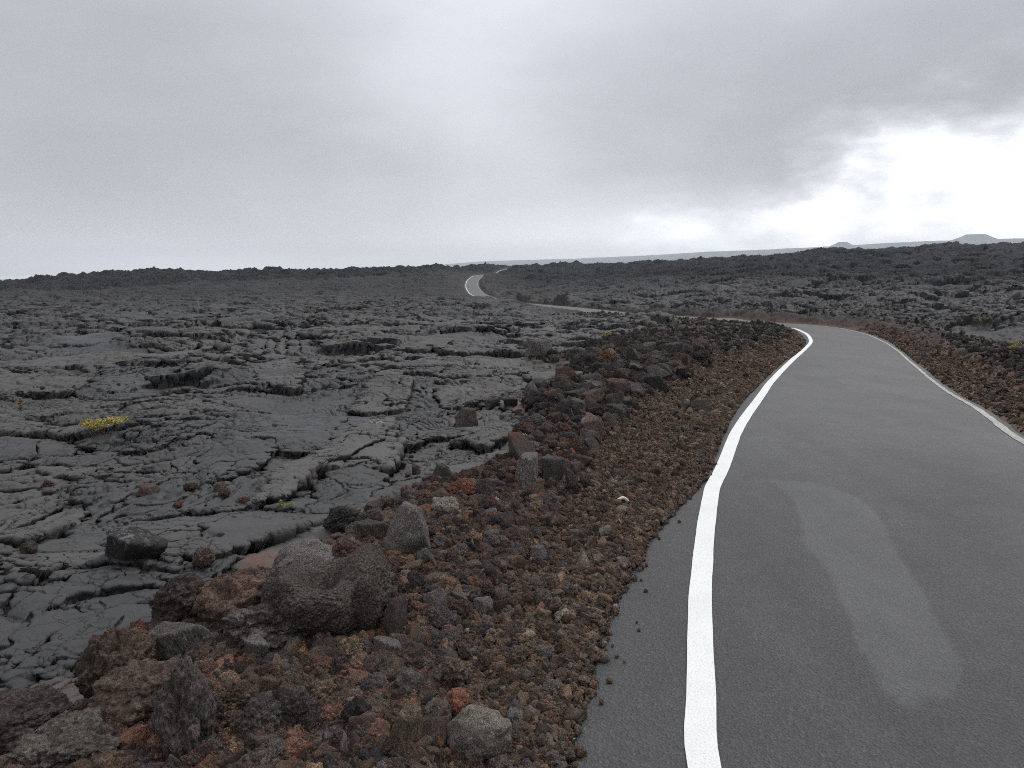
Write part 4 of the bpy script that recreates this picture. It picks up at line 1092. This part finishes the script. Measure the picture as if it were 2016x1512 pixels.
# rubble and gravel: instanced on points by geometry nodes, from the rocks lying there
kinds = bpy.data.collections.new('rock_kinds'); COL.children.link(kinds)
seen = set()
for o in rock_objs:
    if o.data.name not in seen and any(o.data == ROCKS[k] for k in ROCKS if k[0] in 'cbs' and k not in ('crust', 'basin', 'slabA', 'slabB')):
        seen.add(o.data.name); kinds.objects.link(o); COL.objects.unlink(o)
def scatter(name, P, S, TI, label):
    me = bpy.data.meshes.new(name); n = len(P)
    me.vertices.add(n); me.vertices.foreach_set('co', np.asarray(P, F).ravel())
    a = me.attributes.new('size', 'FLOAT', 'POINT'); a.data.foreach_set('value', np.asarray(S, F))
    a = me.attributes.new('tint', 'FLOAT_VECTOR', 'POINT'); a.data.foreach_set('vector', np.asarray(TI, F).ravel())
    o = bpy.data.objects.new(name, me); COL.objects.link(o)
    ng = bpy.data.node_groups.new(name + '_nodes', 'GeometryNodeTree')
    ng.interface.new_socket('Geometry', in_out='INPUT', socket_type='NodeSocketGeometry'); ng.interface.new_socket('Geometry', in_out='OUTPUT', socket_type='NodeSocketGeometry')
    nd = ng.nodes.new
    gi = nd('NodeGroupInput'); go = nd('NodeGroupOutput')
    m2p = nd('GeometryNodeMeshToPoints'); iop = nd('GeometryNodeInstanceOnPoints'); ci = nd('GeometryNodeCollectionInfo')
    ci.inputs['Collection'].default_value = kinds; ci.inputs['Separate Children'].default_value = True; ci.inputs['Reset Children'].default_value = True
    iop.inputs['Pick Instance'].default_value = True
    sz = nd('GeometryNodeInputNamedAttribute'); sz.data_type = 'FLOAT'; sz.inputs['Name'].default_value = 'size'
    rv = nd('FunctionNodeRandomValue'); rv.data_type = 'FLOAT_VECTOR'; rv.inputs[0].default_value = (0, 0, 0); rv.inputs[1].default_value = (6.28, 6.28, 6.28)
    ri = nd('FunctionNodeRandomValue'); ri.data_type = 'INT'; ri.inputs[4].default_value = 0; ri.inputs[5].default_value = 60
    ri.inputs['Seed'].default_value = 3
    Lk = ng.links.new
    Lk(gi.outputs[0], m2p.inputs[0]); Lk(m2p.outputs[0], iop.inputs['Points']); Lk(ci.outputs[0], iop.inputs['Instance'])
    Lk(ri.outputs[2], iop.inputs['Instance Index']); Lk(rv.outputs[0], iop.inputs['Rotation']); Lk(sz.outputs[0], iop.inputs['Scale']); Lk(iop.outputs[0], go.inputs[0])
    md = o.modifiers.new('stones', 'NODES'); md.node_group = ng
    tag(o, label, 'rubble' if name == 'rubble' else 'gravel', kind='stuff')
    return o
def tints(n, far, W=None):
    out = np.zeros((n, 3))
    pal = np.array([t_[0] for t_ in TINTS]); pal = pal * .75 + pal.mean(1, keepdims=True) * np.array([[1.05, 1, .9]]) * .25
    a = rng.choice(len(TINTS), n, p=TW); b = rng.choice(len(TINTS), n, p=TWFAR)
    out = np.where(far[:, None], pal[b] * .74, pal[a] * np.array([[1.05, .98, .95]]))
    return out * rng.uniform(.75, 1.25, (n, 1))
used = {i_ for i_, _ in indiv}
N3 = len(ids)
rest = np.array([q for q in range(len(ids)) if ids[q] not in used])
ri_ = ids[rest]; rs = np.clip(siz[rest] * np.interp(rad[ids[rest]], [3, 7], [1.0, .72]), .012, .12)
vis = (np.abs(pxs[ri_] - 1008) < 1700)
ri_ = ri_[vis][:22000]; rs = rs[vis][:22000]
gq = np.where((ca_['gravel'] > .3) & (ca_['out'] > .08) & (rad < 26))[0]
gq = gq[rng.random(len(gq)) < .55]
gz = np.exp(rng.normal(math.log(.017), .38, len(gq))) * np.interp(rad[gq], [2, 6, 12, 25], [1, 1.1, 1.5, 2])
ri_ = np.concatenate([ri_, gq]); rs = np.concatenate([rs, gz])
scatter('rubble', np.stack([cx[ri_], cy[ri_], cz[ri_] + rs * .25], 1), rs, tints(len(ri_), rad[ri_] > 7), 'loose brown and grey lava rubble along the roadside bank')
N = 95000
lr_ = np.hypot(LINE[:, 0], LINE[:, 1]); okst = np.where(LINE[:, 1] > .9)[0]
rad2 = np.exp(rng.uniform(math.log(1.5), math.log(30), N))
st_ = okst[np.searchsorted(lr_[okst], rad2).clip(0, len(okst) - 1)]
side = rng.random(N) < .8
o_ = np.where(side, -w_l[st_] - rng.uniform(-.08, 1.0, N) * np.interp(rad2, [2, 6, 14], [.85, 1.3, 1.7]), w_e[st_] + rng.uniform(-.05, 1.5, N))
qx_ = (LINE[st_, 0] + LNRM[st_, 0] * o_ + rng.normal(0, .05, N)).astype(F); qy_ = (LINE[st_, 1] + LNRM[st_, 1] * o_ + rng.normal(0, .05, N)).astype(F)
rad2 = np.hypot(qx_, qy_)
qz, qa = terrain(qx_, qy_, (rad2 * .002).astype(F))
mk = ((qa['gravel'] > .25) & (qa['out'] > .012)) | ((qa['rub'] > .4) & (rng.random(N) < np.interp(rad2, [5, 9], [.16, .03]))) | ((qa['out'] > rng.uniform(-.05, .02, N)) & (qa['out'] < .1) & (rng.random(N) < .5) & (qa['out'] > -.05))
mk &= (qa['gravel'] + qa['rub'] > .3)
stray = (qa['out'] < 0) & (qa['out'] > -.22) & (rad2 < 4.6) & (rng.random(N) < .012)
mk &= (qa['out'] > 0) | (rad2 < 6)
mk |= stray
on_ = qa['out'] < .02
qz = np.where(on_, np.maximum(qz, zroad(qy_) + .004 - np.clip(qa['out'], -.3, 0) * .02), qz)
gi_ = np.where(mk)[0]
gs = np.exp(rng.normal(math.log(.0105), .42, len(gi_))) * np.interp(rad2[gi_], [2, 6, 16, 30], [.95, 1.25, 2.1, 3.2])
GP = np.array([(.084, .056, .040), (.104, .068, .047), (.062, .046, .036), (.14, .085, .052), (.095, .088, .080), (.135, .066, .042), (.15, .13, .11), (.072, .062, .058)])
GP = GP * .60 + GP.mean(1, keepdims=True) * np.array([[1.06, 1.0, .88]]) * .40
GP = GP * 1.38 * np.array([[1.02, .99, .97]])
gt = GP[rng.choice(len(GP), len(gi_), p=[.24, .2, .2, .09, .08, .05, .03, .11])] * rng.uniform(.75, 1.25, (len(gi_), 1))
scatter('gravel', np.stack([qx_[gi_], qy_[gi_], qz[gi_] + gs * .2], 1), gs, gt, 'fine reddish-brown lava gravel beside the asphalt')

# pale bone-shaped piece of wood on the gravel
def tube(P, R, n=8):
    P = np.asarray(P, float); Tn = np.gradient(P, axis=0); Tn /= np.linalg.norm(Tn, axis=1, keepdims=True) + 1e-9
    up = np.array([.13, .27, .95]); A = np.cross(Tn, up); A /= np.linalg.norm(A, axis=1, keepdims=True); Bn = np.cross(Tn, A)
    th = np.linspace(0, 2 * math.pi, n, endpoint=False)
    V = P[:, None] + (A[:, None] * np.cos(th)[None, :, None] + Bn[:, None] * np.sin(th)[None, :, None]) * np.asarray(R)[:, None, None]
    return V.reshape(-1, 3), grid_faces(len(P), n, True)
def merge(parts):
    V, Fs, o = [], [], 0
    for v, f in parts:
        V.append(v); Fs.append(f + o); o += len(v)
    return np.vstack(V), np.vstack(Fs)
g = ground_at([1225], [992])[0]
s = np.linspace(-1, 1, 25)
dist = math.hypot(g[0], g[1])
half = 20 / FPX * dist
Pp = np.stack([s * half, .12 * half * np.sin(s * 2), .02 * np.cos(s * 3)], 1)
V, Fc = tube(Pp, half * (.16 + .10 * np.abs(s) ** 3) * np.sqrt(np.clip(1.02 - s ** 8, 0, 1)), 12)
o = mesh_obj('wood_piece', V, Fc, M_TWIG); o.location = (g[0], g[1], g[2] + .02); o.rotation_euler = (0, .05, .1)
tag(o, 'pale bone-shaped piece of wood lying on the brown gravel', 'wood')

# bleached twigs
def twigs(px, py, wpx, label, seed, name='dead_twigs'):
    R = random.Random(seed); g = ground_at([px], [py])[0]; d = math.hypot(g[0], g[1]); w = wpx / FPX * d
    parts = []
    for k in range(9):
        x = R.uniform(-.5, .5) * w; a = R.uniform(-1, 1); l = w * R.uniform(.2, .45)
        p0 = np.array([x, R.uniform(-.15, .15) * w, 0.0]); q = [p0]
        for j in range(4):
            q.append(q[-1] + np.array([math.sin(a) * l / 4, R.uniform(-.1, .1) * l, math.cos(a) * l / 4 * R.uniform(.3, 1)])); a += R.uniform(-.5, .5)
        parts.append(tube(q, np.linspace(.0035, .0015, 5) * d / 5, 5))
    V, Fc = merge(parts)
    o = mesh_obj(name, V, Fc, M_TWIG); o.location = g
    tag(o, label, 'twigs')
twigs(1055, 862, 60, 'bleached white twigs lying behind the red-topped boulder', 3)
twigs(745, 834, 26, 'dry pale twigs sticking up from a lava crack', 5)

# small plants
def plant(px, py, wpx, hpx, mat, label, seed, sprigs=16, name='lava_shrub'):
    R = random.Random(seed); g = ground_at([px], [py])[0]; d = math.hypot(g[0], g[1]); w = wpx / FPX * d; h = hpx / FPX * d
    root = bpy.data.objects.new(name, None); COL.objects.link(root); root.location = g
    tag(root, label, 'plant', 'small plants growing on the lava')
    st, lv = [], []
    for k in range(sprigs):
        u = (k + .5) / sprigs
        tip = np.array([(u - .5) * w + R.uniform(-.1, .1) * w, R.uniform(-.3, .3) * w, h * (R.uniform(.45, 1) if wpx < 50 else R.uniform(.35, .6) + .45 * u)])
        foot = np.array([tip[0] * .45, tip[1] * .4, -.02])
        m = (tip + foot) / 2 + np.array([R.uniform(-.1, .1) * w, 0, R.uniform(0, .1) * h])
        st.append(tube([foot, m, tip], [.012 * h + .001, .009 * h + .001, .006 * h + .0006], 5))
        cr = h * R.uniform(.10, .19) + .004
        for q in range(44):
            a = R.uniform(0, 6.28); e = R.uniform(-.6, 1.4); l = cr * R.uniform(.5, 1.0); c = tip + np.array([R.uniform(-1, 1), R.uniform(-1, 1), R.uniform(-1, .5)]) * cr * .7
            dv = np.array([math.cos(a) * math.cos(e), math.sin(a) * math.cos(e), math.sin(e)]); sd = np.cross(dv, [.3, .2, .9]); sd /= np.linalg.norm(sd) + 1e-6
            wd = l * .22; nn = np.cross(dv, sd) * l * .12
            lv.append((np.array([c, c + dv * l * .5 + sd * wd + nn, c + dv * l, c + dv * l * .5 - sd * wd + nn]), np.array([[0, 1, 2, 3]])))
    V, Fc = merge(st); mesh_obj('stems', V, Fc, M_STEM, parent=root)
    V, Fc = merge(lv); mesh_obj('leaves', V, Fc, mat, parent=root, smooth=False)
    return root
plant(200, 858, 76, 34, M_YEL, 'yellow-green shrub, the largest one on the lava', 1, 30)
plant(137, 868, 18, 14, M_ORA, 'small orange-yellow tuft beside the largest yellow shrub', 2, 7)
plant(1196, 672, 26, 18, M_YEL, 'yellow-green shrub far out before the distant road', 3, 10)
plant(1162, 748, 34, 13, M_PALE, 'pale greyish shrub at the border of the rubble bank', 4, 12)
plant(562, 1006, 26, 20, M_GRN, 'bright green fern sprig growing in a crack', 5, 7, 'lava_fern')
plant(680, 674, 20, 10, M_ORA, 'orange dry tuft on the lava beyond broken slabs', 6, 8)
plant(727, 664, 16, 8, M_YEL, 'yellowish tuft just beyond the orange dry tuft', 7, 7)
plant(1938, 640, 24, 14, M_PALE, 'pale shrub on the lava slope across the road', 8, 10)
plant(1996, 694, 22, 16, M_YEL, 'yellow shrub on rubble across the road', 9, 10)
plant(600, 712, 18, 9, M_GRN, 'greenish tuft among upended lava slabs', 10, 7)
plant(40, 800, 14, 8, M_ORA, 'faint orange tuft on rounded lava lobes', 11, 6)
plant(240, 706, 22, 9, M_PALE, 'dull pale tuft among distant lava folds', 12, 7)
plant(953, 762, 16, 10, M_ORA, 'dry brownish tuft before the pale lava plate', 13, 7)
plant(1245, 653, 18, 8, M_ORA, 'orange-brown tuft beside the far yellow-green shrub', 14, 7)

# ------------------------------------------------------------------ air, sky, sun, camera
bm = bmesh.new(); bmesh.ops.create_cube(bm, size=1)
for v in bm.verts: v.co = (v.co.x * 14800, 2100 + v.co.y * 10600, -70 + (v.co.z + .5) * 228)
me = bpy.data.meshes.new('haze'); bm.to_mesh(me); bm.free()
haze = bpy.data.objects.new('haze', me); COL.objects.link(haze)
m = bpy.data.materials.new('haze_air'); m.use_nodes = True; m.node_tree.nodes.clear()
pv = m.node_tree.nodes.new('ShaderNodeVolumePrincipled'); oo = m.node_tree.nodes.new('ShaderNodeOutputMaterial')
pv.inputs['Color'].default_value = (.90, .95, 1, 1); pv.inputs['Density'].default_value = .00021; pv.inputs['Anisotropy'].default_value = .2
m.node_tree.links.new(pv.outputs[0], oo.inputs['Volume']); me.materials.append(m)
tag(haze, kind='stuff')

SUN_EL, SUN_AZ = math.radians(52), math.radians(50)          # azimuth clockwise from the view direction
W = bpy.data.worlds.new('World'); SC.world = W; W.use_nodes = True
t = NT.__new__(NT); t.t = W.node_tree; t.t.nodes.clear(); t.out = t.n('ShaderNodeOutputWorld')
sky = t.n('ShaderNodeTexSky', sky_type='NISHITA', sun_disc=False, sun_elevation=SUN_EL, sun_rotation=SUN_AZ)
b1 = t.n('ShaderNodeBackground'); t.l(sky.outputs[0], b1.inputs[0]); b1.inputs[1].default_value = .10
G_ = t.n('ShaderNodeTexCoord').outputs['Generated']
sx = t.n('ShaderNodeSeparateXYZ'); t.l(G_, sx.inputs[0])
def vm(op, a, b):
    nd = t.n('ShaderNodeVectorMath', operation=op)
    for s_, v in zip(nd.inputs, (a, b)): t.put(s_, v)
    return nd.outputs[1] if op == 'DOT_PRODUCT' else nd.outputs[0]
sc_ = vm('MULTIPLY', G_, (1, 1, 2.2))
wn = t.noise(sc_, 3.0, 5, .58, 1)
wv = vm('ADD', G_, vm('MULTIPLY', vm('SUBTRACT', wn, (.5, .5, .5)), (.34, .34, .22)))
wv2 = vm('ADD', G_, vm('MULTIPLY', vm('SUBTRACT', t.noise(sc_, 5.5, 6, .62, 1), (.5, .5, .5)), (.22, .22, .16)))
def cen(px, py):
    v = np.array([float(q) for q in ray(px, py)]); return tuple(v / np.linalg.norm(v))
def blob(vec, px, py, wx, wy):
    """soft patch of cloud or of clear sky round a direction, with angular half-widths in degrees"""
    c = np.array(cen(px, py)); rt = np.cross(c, [0, 0, 1]); rt /= np.linalg.norm(rt); up = np.cross(rt, c)
    rel = vm('SUBTRACT', vec, tuple(c))
    a = t.math('DIVIDE', vm('DOT_PRODUCT', rel, tuple(rt)), math.radians(wx)); b = t.math('DIVIDE', vm('DOT_PRODUCT', rel, tuple(up)), math.radians(wy))
    d2 = t.math('ADD', t.math('MULTIPLY', a, a), t.math('MULTIPLY', b, b))
    return t.math('EXPONENT', t.math('MULTIPLY', d2, -1.0))
lum = t.ramp(t.rng(sx.outputs[2], -.05, 1, 0, 1), [(0, (.55,) * 3), (.06, (.52,) * 3), (.16, (.43,) * 3), (.30, (.45,) * 3), (.45, (.66,) * 3), (.75, (.95,) * 3), (1, (1.0,) * 3)])
n1 = t.rng(t.noise(sc_, 1.7, 5, .55, 0, .3), .3, .7, .92, 1.08)
lum = t.math('MULTIPLY', lum, n1)
mp = t.n('ShaderNodeMapping'); mp.inputs['Rotation'].default_value = (0, math.radians(-38), 0); mp.inputs['Scale'].default_value = (1.5, 1.0, 4.2); t.l(G_, mp.inputs['Vector'])
lum = t.math('MULTIPLY', lum, t.rng(t.noise(mp.outputs[0], 2.3, 4, .5, 0, .5), .3, .7, .965, 1.035))
lum = t.math('MULTIPLY', lum, t.rng(t.noise(sc_, 5.0, 5, .5), .3, .7, .98, 1.02))
lum = t.math('ADD', lum, t.math('MULTIPLY', blob(wv, 930, 130, 8, 9), .16))
lum = t.math('ADD', lum, t.math('MULTIPLY', blob(wv, 1230, 430, 9, 4), .10))
lum = t.math('SUBTRACT', lum, t.math('MULTIPLY', blob(wv, 1900, 90, 17, 8), .13))
lum = t.math('SUBTRACT', lum, t.math('MULTIPLY', t.math('ADD', blob(wv, 250, 400, 18, 5), blob(wv, 1420, 330, 9, 4)), .045))
hole = t.math('ADD', blob(wv2, 1780, 360, 5, 3.6), t.math('ADD', blob(wv2, 1960, 420, 7, 3.2), t.math('ADD', t.math('ADD', blob(wv2, 1740, 455, 8, 2.4), blob(wv2, 1590, 466, 8, 2.3)), blob(wv2, 2250, 360, 9, 5))))
lum = t.math('SUBTRACT', lum, t.math('MULTIPLY', blob(wv, 100, 60, 18, 9), .07))
hole = t.rng(hole, .05, .80, 0, 1)
hole = t.math('MULTIPLY', hole, t.rng(t.noise(sc_, 9.0, 5, .52), .34, .60, .25, 1))
lum = t.math('ADD', lum, t.math('MULTIPLY', hole, .85))
glow = t.math('ADD', blob(G_, 380, 535, 12, 1.6), t.math('MULTIPLY', blob(G_, 1200, 500, 16, 2.4), .75))
lum = t.math('ADD', lum, t.math('MULTIPLY', glow, .55))
colr = vm('MULTIPLY', lum, (1, 1, 1))
cb = t.n('ShaderNodeCombineColor')
warm = t.math('MULTIPLY', hole, .03)
t.l(t.math('MULTIPLY', lum, .97), cb.inputs[0]); t.l(t.math('MULTIPLY', lum, .988), cb.inputs[1]); t.l(t.math('MULTIPLY', lum, 1.04), cb.inputs[2])
b2 = t.n('ShaderNodeBackground'); t.l(cb.outputs[0], b2.inputs[0]); b2.inputs[1].default_value = 1.0
mx = t.n('ShaderNodeMixShader'); mx.inputs[0].default_value = .93; t.l(b1.outputs[0], mx.inputs[1]); t.l(b2.outputs[0], mx.inputs[2]); t.l(mx.outputs[0], t.out.inputs[0])

sd = bpy.data.lights.new('sun', 'SUN'); sd.energy = 1.4; sd.angle = math.radians(14); sd.color = (1, .965, .92)
so = bpy.data.objects.new('sun', sd); COL.objects.link(so)
dv = Vector((math.sin(SUN_AZ) * math.cos(SUN_EL), math.cos(SUN_AZ) * math.cos(SUN_EL), math.sin(SUN_EL)))
so.rotation_euler = dv.to_track_quat('Z', 'Y').to_euler(); so.location = (0, 0, 60)

cd = bpy.data.cameras.new('camera'); cam = bpy.data.objects.new('camera', cd); COL.objects.link(cam)
cam.location = (0, 0, CAMZ); cam.rotation_euler = (math.pi / 2 - PITCH, 0, 0)
cd.sensor_width = 36; cd.lens = 36 * FPX / 2016; cd.clip_start = .05; cd.clip_end = 60000
SC.camera = cam
SC.view_settings.view_transform = 'Standard'; SC.view_settings.look = 'None'; SC.view_settings.exposure = .42; SC.view_settings.gamma = 1
SC.cycles.max_bounces = 6; SC.cycles.diffuse_bounces = 2; SC.cycles.glossy_bounces = 2; SC.cycles.volume_bounces = 0
SC.cycles.use_denoising = False; SC.cycles.use_adaptive_sampling = False; SC.cycles.filter_width = 1.0
